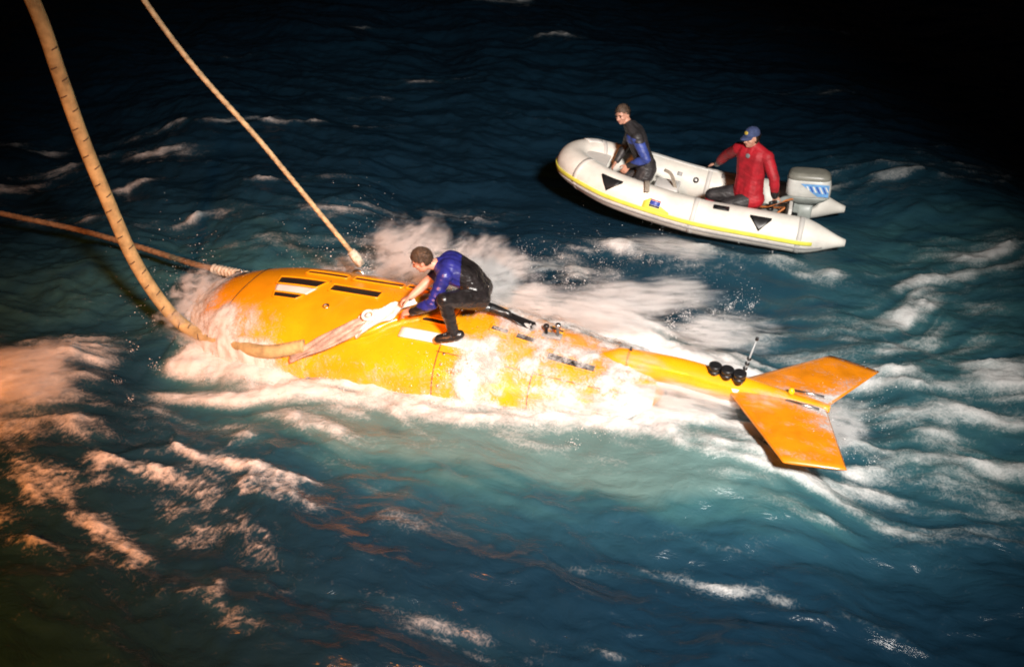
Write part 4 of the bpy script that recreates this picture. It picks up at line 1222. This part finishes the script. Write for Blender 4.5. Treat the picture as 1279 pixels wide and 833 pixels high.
# --- helmsman in red
J = dict(head=V(2.94, 11.70, 1.37), neck=V(2.985, 11.71, 1.245), chest=V(2.99, 11.71, 1.08), pelvis=V(2.98, 11.70, 0.64),
    shL=V(3.13, 11.58, 1.155), shR=V(2.84, 11.86, 1.165), hipL=V(3.05, 11.61, 0.60), hipR=V(2.91, 11.80, 0.60),
    elL=V(3.22, 11.46, 0.93), elR=V(2.76, 12.16, 0.97), wrL=V(3.26, 11.47, 0.70), wrR=V(2.71, 12.42, 0.755),
    hdL=V(0.35, 0.0, -0.55), hdR=V(-0.35, 0.75, -0.35), hbL=V(0.1, -1, 0.1), hbR=V(-0.1, 0.1, 1), htL=V(-0.8, -0.3, -0.3), htR=V(-1, -0.3, 0.0), curlL=1.1, curlR=0.45,
    knL=V(2.70, 11.62, 0.50), anL=V(2.72, 11.66, 0.22), toL=V(2.57, 11.68, 0.19), knR=V(2.56, 11.86, 0.55), anR=V(2.52, 11.88, 0.24), toR=V(2.37, 11.90, 0.20))
root2, hc, hf, hl, hu = build_person('person', 'helmsman in red suit and navy cap sitting beside the outboard motor', J, unit(V(-0.86, -0.48, -0.10)),
    [('cuff', lambda l, p: l == 'fore_armL' and p[2] < 0.765, M['black_plastic'], 0.010), ('cuff', lambda l, p: l == 'fore_armR' and p[1] > 12.33, M['black_plastic'], 0.010),
     ('knee_patch', lambda l, p: l == 'thighL' and p[0] < 2.96, M['wetsuit_dry'], 0.009), ('knee_patch', lambda l, p: l == 'thighR' and p[0] < 2.86, M['wetsuit_dry'], 0.009),
     ('drysuit', lambda l, p: l == 'torso' or 'arm' in l or l.startswith('thigh') or l.startswith('shin') or (l == 'neck' and p[2] < 1.275), M['red_suit'], 0.009),
     ('boot', lambda l, p: l == 'footL', M['black_plastic'], 0.010), ('boot', lambda l, p: l == 'footR', M['black_plastic'], 0.010)],
    lambda f, s, u_: f < 0.0 and -0.05 < u_ < 0.05 , M['hair'], headup=(-0.05, 0, 1), hair_off=0.006, bulk=1.2, wrinkle_amp=0.0045)
# chest emblem on the red suit
ce = J['chest'] + unit(np.cross(unit(J['shL'] - J['shR']), V(0, 0, 1))) * 0.128 + V(0, 0, 0.055)
cn = unit(np.cross(unit(J['shL'] - J['shR']), V(0, 0, 1)))
link('chest_emblem', lathe_mesh(ce + V(0, 0, 0.03), cn, [(0, 0.030), (0.006, 0.030), (0.008, 0.020)], 14), M['grey_suit'], root2)
# baseball cap
capr = empty('baseball_cap', tuple(hc + hu * 0.05)); tag(capr, 'navy baseball cap with yellow badge on the helmsman', 'cap')
vs, fs = [], []
n1, n2 = 9, 24
for i in range(n1):
    t = i / (n1 - 1) * math.pi / 2
    for k in range(n2):
        a = 2 * math.pi * k / n2
        vs.append(hc + hu * (0.036 + 0.098 * math.sin(t) * (1 if True else 1)) - hf * 0.004 + (hl * math.cos(a) * 0.086 + hf * math.sin(a) * 0.107) * max(math.cos(t) ** 0.75, 0.01))
for i in range(n1 - 1):
    for k in range(n2):
        k2 = (k + 1) % n2
        fs.append((i * n2 + k, i * n2 + k2, (i + 1) * n2 + k2, (i + 1) * n2 + k))
fs.append(tuple((n1 - 1) * n2 + k for k in range(n2)))
crown = link('crown', mesh_py(vs, fs), M['cap'], capr)
vs, fs = [], []
for i in range(6):
    for k in range(13):
        a = math.pi * (0.14 + 0.72 * k / 12)
        rr_ = i / 5
        vs.append(hc + hu * (0.042 - 0.020 * rr_ - 0.012 * abs(math.cos(a)) * rr_) + hl * math.cos(a) * (0.086 + 0.002 * rr_) + hf * (math.sin(a) * 0.103 + rr_ * 0.072 * math.sin(a)))
for i in range(5):
    for k in range(12):
        fs.append((i * 13 + k, i * 13 + k + 1, (i + 1) * 13 + k + 1, (i + 1) * 13 + k))
bo = link('visor', mesh_py(vs, fs), M['cap'], capr)
bo.modifiers.new('thickness', 'SOLIDIFY').thickness = 0.006
link('cap_badge', ellipsoid_mesh(hc + hu * 0.082 + hf * 0.088, hl, unit(hf + 0.5 * hu), unit(hu - 0.5 * hf), 0.032, 0.008, 0.024), M['gold'], capr)
link('button', ellipsoid_mesh(hc + hu * 0.136, hl, hf, hu, 0.010, 0.010, 0.006), M['cap'], capr)

# ------------------------------------------------------------------ inflatable boat
BOAT = empty('inflatable_boat', tuple(boat(1.4, 0, -0.1)))
tag(BOAT, 'white inflatable boat with yellow side stripe carrying two men', 'boat')
TRAD = 0.225; HB = 0.53
def tube_center(s):
    """s from 0 (port stern tip) over 0.5 (bow) to 1 (starboard stern tip), local coordinates"""
    m = s if s <= 0.5 else 1 - s
    q = m / 0.5
    sg = 1 if s <= 0.5 else -1
    if q < 0.62:
        x = -0.50 + 2.45 * q / 0.62; y = HB
    else:
        a = (q - 0.62) / 0.38 * math.pi / 2
        x = 1.95 + 1.13 * math.sin(a); y = HB * math.cos(a) ** 0.85 if math.cos(a) > 1e-6 else 0.0
    z = 0.30 + 0.20 * float(sstep(1.1, 3.1, np.array(x))) + 0.06 * float(sstep(2.4, 3.1, np.array(x)))
    return V(x, sg * y, z)
NS = 121
tc_ = [tube_center(i / (NS - 1)) for i in range(NS)]
tcw = [boat(*p) for p in tc_]
tr = []
for i in range(NS):
    m = min(i, NS - 1 - i) / (NS - 1) * 2
    x = tc_[i][0]
    r = TRAD * (0.13 + 0.87 * float(sstep(-0.62, 0.08, np.array(x)))) if x < 0.1 else TRAD
    if x > 2.3: r = TRAD * (1 - 0.06 * float(sstep(2.3, 3.1, np.array(x))))
    tr.append(r)
buoy = link('buoyancy_tube', tube_mesh(tcw, tr, 28), M['hypalon'], BOAT)

def tube_frame(i):
    T = unit(tcw[min(i + 1, NS - 1)] - tcw[max(i - 1, 0)])
    up = unit(V(0, 0, 1) - T * T[2]); out = np.cross(T, up)
    # outward: away from boat centre
    cen = boat(tc_[i][0] * 0.9, 0, tc_[i][2])
    if np.dot(out, tcw[i] - cen) < 0 and abs(tc_[i][1]) > 0.02: out = -out
    elif abs(tc_[i][1]) <= 0.02: out = BF
    return T, up, out

def tube_band(name, i0, i1, a0, a1, m, off=0.004, thick=0.010, nseg=6, par=None, taper=None):
    """strip on the tube's outer side; angle 0 is outward, 90 is up"""
    vs, fs = [], []
    n = 0
    for i in range(i0, i1 + 1):
        T, up, out = tube_frame(i)
        q = (i - i0) / max(1, i1 - i0)
        aa0, aa1 = (a0, a1) if taper is None else taper(q)
        for o_ in (off, off + thick):
            for k in range(nseg + 1):
                a = R(aa0 + (aa1 - aa0) * k / nseg)
                vs.append(tcw[i] + (out * math.cos(a) + up * math.sin(a)) * (tr[i] + o_))
        n += 1
    w = 2 * (nseg + 1)
    for i in range(n - 1):
        b_ = i * w
        for k in range(nseg):
            fs.append((b_ + k, b_ + k + 1, b_ + w + k + 1, b_ + w + k))
            t0 = b_ + nseg + 1
            fs.append((t0 + k + 1, t0 + k, t0 + w + k, t0 + w + k + 1))
        fs.append((b_, b_ + w, b_ + w + nseg + 1, b_ + nseg + 1))
        fs.append((b_ + nseg, b_ + nseg + nseg + 1, b_ + w + 2 * nseg + 1, b_ + w + nseg))
    for b_ in (0, (n - 1) * w):
        fs.append(tuple(range(b_, b_ + nseg + 1)) + tuple(range(b_ + w - 1, b_ + nseg, -1)))
    me = mesh_py(vs, fs)
    bm = bmesh.new(); bm.from_mesh(me)
    return link(name, from_bm(bm), m, par or BOAT)

tube_band('rubbing_strake', 6, NS - 7, -7, 5, M['yellow_strip'], 0.0, 0.014)
tube_band('grey_strake', 4, NS - 5, -24, -17, M['grey_rubber'], 0.0, 0.012)
tube_band('grab_patch', 14, 18, 26, 58, M['black_plastic'], 0.002, 0.012, taper=lambda q: (54 - 40 * min(q, 1 - q) * 2, 60))
tube_band('grab_patch', 42, 46, 26, 60, M['black_plastic'], 0.002, 0.012, taper=lambda q: (56 - 40 * min(q, 1 - q) * 2, 62))
tube_band('carry_handle', 22, 25, 60, 74, M['black_plastic'], 0.002, 0.022)
# yellow flash with the maker's mark
tube_band('yellow_flash', 33, 38, 3, 44, M['yellow_strip'], 0.001, 0.009, taper=lambda q: (3, 10 + 34 * q if q < 0.8 else 40 - 70 * (q - 0.8)))
for (a0_, a1_, m_, o_) in ((14, 38, 'white_gloss', 0.011), (16, 20, 'slot', 0.0151), (21, 33, 'blue_print', 0.0152), (34, 37, 'red_print', 0.0151)):
    tube_band('maker_mark', 35, 37, a0_, a1_, M[m_], o_, 0.004)
# seam tapes round the tube
for i in (8, 28, 50, 70, 92, 112):
    tube_band('seam_tape', i, i + 1, -100, 210, M['hypalon_in'], -0.001, 0.006, 30)
# valve and lacing patches on the inner side of the far tube
for i, an in ((NS - 1 - 30, 150),):
    T, up, out = tube_frame(i)
    d_ = out * math.cos(R(an)) + up * math.sin(R(an))
    vo = link('valve', lathe_mesh(tcw[i] + d_ * (TRAD - 0.01), d_, [(0, 0.040), (0.014, 0.040), (0.018, 0.030), (0.010, 0.026), (0.010, 0.004)], 18), M['black_plastic'], BOAT)
    link('valve_cap', lathe_mesh(tcw[i] + d_ * (TRAD + 0.001), d_, [(0, 0.018), (0.016, 0.018), (0.02, 0.012)], 14), M['white_gloss'], vo)
tube_band('carry_handle', NS - 1 - 25, NS - 1 - 22, 108, 122, M['grey_rubber'], 0.002, 0.018)
tube_band('grab_patch', NS - 1 - 34, NS - 1 - 33, 138, 150, M['grey_rubber'], 0.002, 0.012)
# pale raised patches on top of far tube
tube_band('top_patch', NS - 1 - 40, NS - 1 - 26, 80, 100, M['white_gloss'], 0.001, 0.008)
tube_band('top_patch', NS - 1 - 54, NS - 1 - 50, 70, 110, M['white_gloss'], 0.001, 0.010)
# keel hull: V bottom
vs, fs = [], []
stn = np.linspace(0.22, 3.0, 16)
for x in stn:
    f = float(sstep(1.6, 3.0, np.array(x)))
    w = HB * (1 - f) * 0.95 + 0.02
    zc = tube_center(0.31 * 0 + 0.0)[2]
    zt = 0.30 + 0.20 * float(sstep(1.1, 3.1, np.array(x))) + 0.06 * float(sstep(2.4, 3.1, np.array(x)))
    kz = -0.16 + 0.62 * f ** 1.6
    for y, z in ((w, zt - 0.10), (w * 0.55, (zt - 0.14) * 0.45 + kz * 0.55), (0, kz), (-w * 0.55, (zt - 0.14) * 0.45 + kz * 0.55), (-w, zt - 0.10)):
        vs.append(boat(x, y, z))
for i in range(len(stn) - 1):
    for k in range(4):
        fs.append((i * 5 + k, i * 5 + k + 1, (i + 1) * 5 + k + 1, (i + 1) * 5 + k))
ko = link('keel', mesh_py(vs, fs), M['hypalon'], BOAT)
ko.modifiers.new('thickness', 'SOLIDIFY').thickness = 0.012
# floor boards
for k in range(4):
    x0, x1 = 0.27 + k * 0.58, 0.27 + (k + 1) * 0.58 - 0.012
    f = float(sstep(1.6, 3.0, np.array(x1)))
    w = (HB - 0.06) * (1 - f) + 0.05
    c = (boat(x0, 0, 0.16) + boat(x1, 0, 0.16)) / 2
    link('floor_board', box_mesh(c, unit(boat(1, 0, 0) - boat(0, 0, 0)), BP, unit(boat(0, 0, 1) - boat(0, 0, 0)), x1 - x0, 2 * w, 0.02, 0.004), M['boat_floor'], BOAT)
BX = unit(boat(1, 0, 0) - boat(0, 0, 0)); BZ = unit(boat(0, 0, 1) - boat(0, 0, 0))
tra = link('transom', box_mesh(boat(0.22, 0, 0.28), BX, BP, BZ, 0.045, 2 * HB - 0.25, 0.56, 0.01), M['hypalon_in'], BOAT)
link('transom_pad', box_mesh(boat(0.19, 0, 0.44), BX, BP, BZ, 0.02, 0.34, 0.22, 0.005), M['black_plastic'], tra)
link('thwart', box_mesh(boat(0.78, 0.0, 0.42), BX, BP, BZ, 0.26, 2 * HB - 0.14, 0.03, 0.01), M['grey_rubber'], BOAT)
# bow dodger board and lacing line
link('bow_board', plate_mesh([boat(2.62, 0.36, 0.60), boat(2.98, 0.10, 0.70), boat(2.98, -0.10, 0.70), boat(2.62, -0.36, 0.60)], BZ * 0.018), M['hypalon_in'], BOAT, smooth=False)
lp = smooth_path([boat(2.05, 0.40, 0.60), boat(2.02, 0.52, 0.66), boat(2.0, 0.62, 0.66), boat(1.98, 0.72, 0.60)], 20)
link('grab_strap', ribbon(lp, [0.03] * 20, [BZ + BP * 0.3] * 20, 0.008), M['strap'], BOAT)
# painter ring on the stem
pr = boat(3.24, 0, 0.46)
link('towing_ring', tube_mesh([pr + BF * 0.04 * math.cos(a) + V(0, 0, 0.05 * math.sin(a)) for a in np.linspace(0, 2 * math.pi, 18)], 0.009, 7, False), M['steel'], BOAT)

# the box the bow man kneels against, and a strap
crate = empty('cool_box', tuple(boat(1.80, 0.10, 0.18)))
tag(crate, 'small black box with white lid behind the kneeling man', 'box')
link('box_body', box_mesh(boat(1.80, 0.12, 0.30), BX, BP, BZ, 0.30, 0.36, 0.22, 0.02), M['black_plastic'], crate)
link('lid', box_mesh(boat(1.80, 0.12, 0.455), BX, BP, BZ, 0.32, 0.38, 0.09, 0.025), M['white_gloss'], crate)
link('latch', box_mesh(boat(1.80, 0.313, 0.39), BX, BP, BZ, 0.06, 0.014, 0.06, 0.004), M['grey_metal'], crate)
strap_o = empty('webbing_strap', tuple(boat(1.62, -0.05, 0.62)))
tag(strap_o, 'grey webbing strap hanging behind the kneeling man', 'strap')
lp = smooth_path([boat(1.86, 0.16, 0.70), boat(1.76, 0.18, 0.66), boat(1.68, 0.20, 0.50), boat(1.60, 0.24, 0.30), boat(1.56, 0.26, 0.185)], 24)
link('webbing', ribbon(lp, [0.022] * 24, [BP] * 24, 0.006), M['strap'], strap_o)

# ------------------------------------------------------------------ outboard motor
OB = empty('outboard_motor', tuple(boat(0.10, 0, 0.5)))
tag(OB, 'white and grey outboard motor with blue decal on the boat transom', 'outboard motor')
OC = boat(0.05, 0.06, 0.77)
tilt = R(-6)
OX = unit(BX * math.cos(tilt) + BZ * math.sin(tilt)); OZ = np.cross(OX, BP); OZ = OZ if OZ[2] > 0 else -OZ
def cowl(levels, n=28):
    vs, fs = [], []
    for (z, hx, hy, cx) in levels:
        for k in range(n):
            a = 2 * math.pi * k / n
            e = 0.48
            x = cx + hx * math.copysign(abs(math.cos(a)) ** e, math.cos(a)); y = hy * math.copysign(abs(math.sin(a)) ** e, math.sin(a))
            vs.append(OC + OX * x + BP * y + OZ * z)
    L_ = len(levels)
    for i in range(L_ - 1):
        for k in range(n):
            k2 = (k + 1) % n
            fs.append((i * n + k, i * n + k2, (i + 1) * n + k2, (i + 1) * n + k))
    fs.append(tuple(range(n))[::-1]); fs.append(tuple((L_ - 1) * n + k for k in range(n)))
    me = mesh_py(vs, fs)
    bm = bmesh.new(); bm.from_mesh(me)
    return from_bm(bm)
cw = link('cowling', cowl([(-0.10, 0.255, 0.150, 0.0), (-0.085, 0.270, 0.165, 0.0), (0.02, 0.272, 0.168, 0.0), (0.10, 0.262, 0.160, 0.005), (0.118, 0.258, 0.157, 0.005)]), M['cowl'], OB)
link('cowling_top', cowl([(0.119, 0.256, 0.155, 0.005), (0.125, 0.262, 0.160, 0.005), (0.165, 0.250, 0.150, 0.012), (0.195, 0.215, 0.125, 0.02), (0.202, 0.19, 0.10, 0.02)]), M['cowl_top'], cw)
link('lower_pan', cowl([(-0.22, 0.12, 0.085, 0.02), (-0.17, 0.21, 0.125, 0.01), (-0.12, 0.262, 0.155, 0.0), (-0.101, 0.262, 0.156, 0.0)]), M['motor_grey'], OB)
# decal on the near side: blue panel with slanted white strokes
dc = OC + BP * 0.1705 + OX * -0.05 + OZ * 0.005
def dpt(x, z, o=0.0): return dc + OX * x + OZ * z + BP * o
dec = link('decal', plate_mesh([dpt(0.15, 0.082), dpt(-0.19, 0.082), dpt(-0.19, -0.075), dpt(-0.06, -0.075)], BP * 0.004), M['sky_print'], cw, smooth=False)
for x0, ln, wdt, m_ in ((0.085, 0.05, 0.020, 'white_gloss'), (0.045, 0.07, 0.018, 'blue_print'), (0.010, 0.075, 0.020, 'white_gloss'), (-0.030, 0.085, 0.018, 'blue_print'), (-0.065, 0.085, 0.020, 'white_gloss'), (-0.105, 0.085, 0.016, 'blue_print'), (-0.140, 0.06, 0.016, 'white_gloss')):
    zt = 0.055
    link('stroke', plate_mesh([dpt(x0, zt, 0.004), dpt(x0 - wdt, zt, 0.004), dpt(x0 - wdt - ln * 0.55, zt - ln, 0.004), dpt(x0 - ln * 0.55, zt - ln, 0.004)], BP * 0.003), M[m_], dec, smooth=False)
# leg, bracket and tiller
link('leg', cowl([(-0.80, 0.07, 0.03, 0.02), (-0.62, 0.08, 0.04, 0.02), (-0.40, 0.085, 0.055, 0.02), (-0.221, 0.10, 0.07, 0.02)], 20), M['motor_grey'], OB)
link('gearcase', tube_mesh([OC + OZ * -0.88 + OX * 0.22, OC + OZ * -0.88 + OX * 0.10, OC + OZ * -0.88 - OX * 0.16], [0.012, 0.06, 0.045], 14), M['motor_grey'], OB)
link('bracket', box_mesh(boat(0.17, 0.02, 0.50), BX, BP, BZ, 0.13, 0.20, 0.20, 0.02), M['motor_grey'], OB)
tl0 = OC + OZ * -0.15 + OX * 0.20 + BP * 0.06
tl1 = V(3.285, 11.46, 0.625)
til = link('tiller', tube_mesh([tl0, tl0 * 0.55 + tl1 * 0.45 + V(0, 0, 0.01), tl1], [0.040, 0.032, 0.026], 12), M['motor_grey'], OB)
gd = unit(tl1 - tl0)
link('grip', tube_mesh([tl1 - gd * 0.02, tl1 + gd * 0.12], 0.023, 12), M['black_plastic'], til)
for k in range(2):
    link('clamp_screw', tube_mesh([boat(0.24, -0.06 + 0.12 * k, 0.50), boat(0.33, -0.06 + 0.12 * k, 0.50)], 0.012, 8), M['steel'], OB)
# fuel hose and black tank by the helmsman
hs = empty('fuel_hose', tuple(boat(0.45, 0.2, 0.2)))
tag(hs, 'orange fuel hose looping below the outboard motor', 'hose')
link('hose_line', tube_mesh(smooth_path([boat(0.16, 0.14, 0.62), boat(0.34, 0.30, 0.60), boat(0.50, 0.34, 0.52), boat(0.62, 0.24, 0.46), boat(0.46, 0.16, 0.44), boat(0.34, 0.26, 0.50), boat(0.30, 0.36, 0.54), boat(0.44, 0.40, 0.40), boat(0.55, 0.36, 0.22)], 60), 0.013, 8), M['hose'], hs)
tk = empty('fuel_tank', tuple(boat(0.48, 0.2, 0.18)))
tag(tk, 'white fuel tank with black cap in the boat stern', 'tank')
link('tank_body', box_mesh(boat(0.46, 0.20, 0.31), BX, BP, BZ, 0.24, 0.36, 0.26, 0.05, 4), M['motor_grey'], tk)
link('cap', lathe_mesh(boat(0.46, 0.24, 0.44), BZ, [(0, 0.045), (0.03, 0.045), (0.036, 0.035)], 16), M['black_plastic'], tk)

# ------------------------------------------------------------------ spray hanging in the air: thin water mist
def mist_material(name, density, stretch):
    m = bpy.data.materials.new(name); m.use_nodes = True
    N, Lk = m.node_tree.nodes, m.node_tree.links
    N.remove(N['Principled BSDF'])
    v = N.new('ShaderNodeVolumePrincipled')
    v.inputs['Color'].default_value = (0.95, 0.95, 0.95, 1)
    v.inputs['Anisotropy'].default_value = 0.0
    tc = N.new('ShaderNodeTexCoord')
    oi = N.new('ShaderNodeObjectInfo')
    nw = N.new('ShaderNodeTexNoise'); nw.inputs['Scale'].default_value = 1.8; nw.inputs['Detail'].default_value = 3
    aw = N.new('ShaderNodeVectorMath'); aw.operation = 'ADD'
    Lk.new(tc.outputs['Object'], aw.inputs[0]); Lk.new(oi.outputs['Location'], aw.inputs[1]); Lk.new(aw.outputs['Vector'], nw.inputs['Vector'])
    dw = N.new('ShaderNodeMath'); dw.operation = 'MULTIPLY_ADD'; dw.inputs[1].default_value = 1.5; dw.inputs[2].default_value = -0.55
    Lk.new(nw.outputs['Fac'], dw.inputs[0])
    l0 = N.new('ShaderNodeVectorMath'); l0.operation = 'LENGTH'
    Lk.new(tc.outputs['Object'], l0.inputs[0])
    l1 = N.new('ShaderNodeMath'); l1.operation = 'ADD'; Lk.new(l0.outputs['Value'], l1.inputs[0]); Lk.new(dw.outputs[0], l1.inputs[1])
    ln = N.new('ShaderNodeMath'); ln.operation = 'MAXIMUM'; Lk.new(l1.outputs[0], ln.inputs[0]); Lk.new(l0.outputs['Value'], ln.inputs[1])
    fall = N.new('ShaderNodeMapRange'); fall.interpolation_type = 'SMOOTHSTEP'
    fall.inputs['From Min'].default_value = 1.0; fall.inputs['From Max'].default_value = 0.15
    Lk.new(ln.outputs['Value'], fall.inputs['Value'])
    mp = N.new('ShaderNodeMapping'); mp.inputs['Scale'].default_value = stretch
    Lk.new(tc.outputs['Object'], mp.inputs['Vector'])
    ad = N.new('ShaderNodeVectorMath'); ad.operation = 'ADD'
    Lk.new(mp.outputs['Vector'], ad.inputs[0]); Lk.new(oi.outputs['Location'], ad.inputs[1])
    n = N.new('ShaderNodeTexNoise'); n.inputs['Scale'].default_value = 2.4; n.inputs['Detail'].default_value = 5; n.inputs['Roughness'].default_value = 0.6
    n.inputs['Distortion'].default_value = 0.5
    Lk.new(ad.outputs['Vector'], n.inputs['Vector'])
    mr = N.new('ShaderNodeMapRange'); mr.interpolation_type = 'SMOOTHSTEP'
    mr.inputs['From Min'].default_value = 0.44; mr.inputs['From Max'].default_value = 0.68
    Lk.new(n.outputs['Fac'], mr.inputs['Value'])
    ml = N.new('ShaderNodeMath'); ml.operation = 'MULTIPLY'
    Lk.new(fall.outputs['Result'], ml.inputs[0]); Lk.new(mr.outputs['Result'], ml.inputs[1])
    m2 = N.new('ShaderNodeMath'); m2.operation = 'MULTIPLY'; m2.inputs[1].default_value = density
    Lk.new(ml.outputs[0], m2.inputs[0]); Lk.new(m2.outputs[0], v.inputs['Density'])
    Lk.new(v.outputs['Volume'], N['Material Output'].inputs['Volume'])
    return m
MIST = mist_material('spray_mist', 60.0, (1.2, 3.0, 2.4))
puffs = [  # centre, half sizes, yaw, pitch
    ((-1.15, 9.98, 0.55), (0.78, 0.42, 0.60), -20, -30), ((-1.9, 9.95, 0.35), (0.6, 0.3, 0.35), -15, -15), ((-0.2, 9.75, 0.45), (0.7, 0.35, 0.40), -20, -25), ((-0.45, 10.15, 0.45), (0.60, 0.30, 0.40), -20, -35),
    ((1.35, 9.35, 0.45), (1.10, 0.35, 0.32), -18, -12), ((2.15, 8.75, 0.35), (0.75, 0.30, 0.26), -20, -5),
    ((-3.45, 9.50, 0.30), (0.35, 0.75, 0.36), -18, 0), ((-2.6, 8.75, 0.20), (0.90, 0.35, 0.26), -22, 0),
    ((-0.22, 7.98, 0.40), (0.24, 0.30, 0.26), -18, 20), ((1.30, 8.12, 0.36), (0.55, 0.24, 0.20), -20, 0), ((2.35, 7.55, 0.30), (0.40, 0.35, 0.16), -26, 0), ((0.55, 7.75, 0.18), (0.9, 0.28, 0.20), -18, 0),
    ((2.95, 7.35, 0.22), (0.45, 0.34, 0.28), -20, 0), ((-4.80, 8.20, 0.18), (0.75, 0.70, 0.28), 22, 0), ((-3.1, 9.0, 0.15), (0.7, 0.4, 0.35), -25, 0), ((0.9, 9.0, 0.45), (1.0, 0.3, 0.28), -18, 0), ((1.6, 7.65, 0.25), (0.8, 0.3, 0.22), -18, 0),
    ((2.0, 11.25, 0.10), (0.9, 0.22, 0.16), -16, 0), ((0.2, 9.1, 0.5), (0.8, 0.3, 0.25), -18, -5),
]
bm = bmesh.new(); bmesh.ops.create_icosphere(bm, subdivisions=3, radius=1.0)
puff_me = from_bm(bm); puff_me.materials.append(MIST)
for c, sz, yaw, pit in puffs:
    o = bpy.data.objects.new('spray_mist', puff_me); COL.objects.link(o)
    o.location = c; o.scale = sz; o.rotation_euler = (0, R(pit), R(yaw))
    tag(o, kind='stuff')
    o['label'] = 'fine mist of spray over the breaking water'
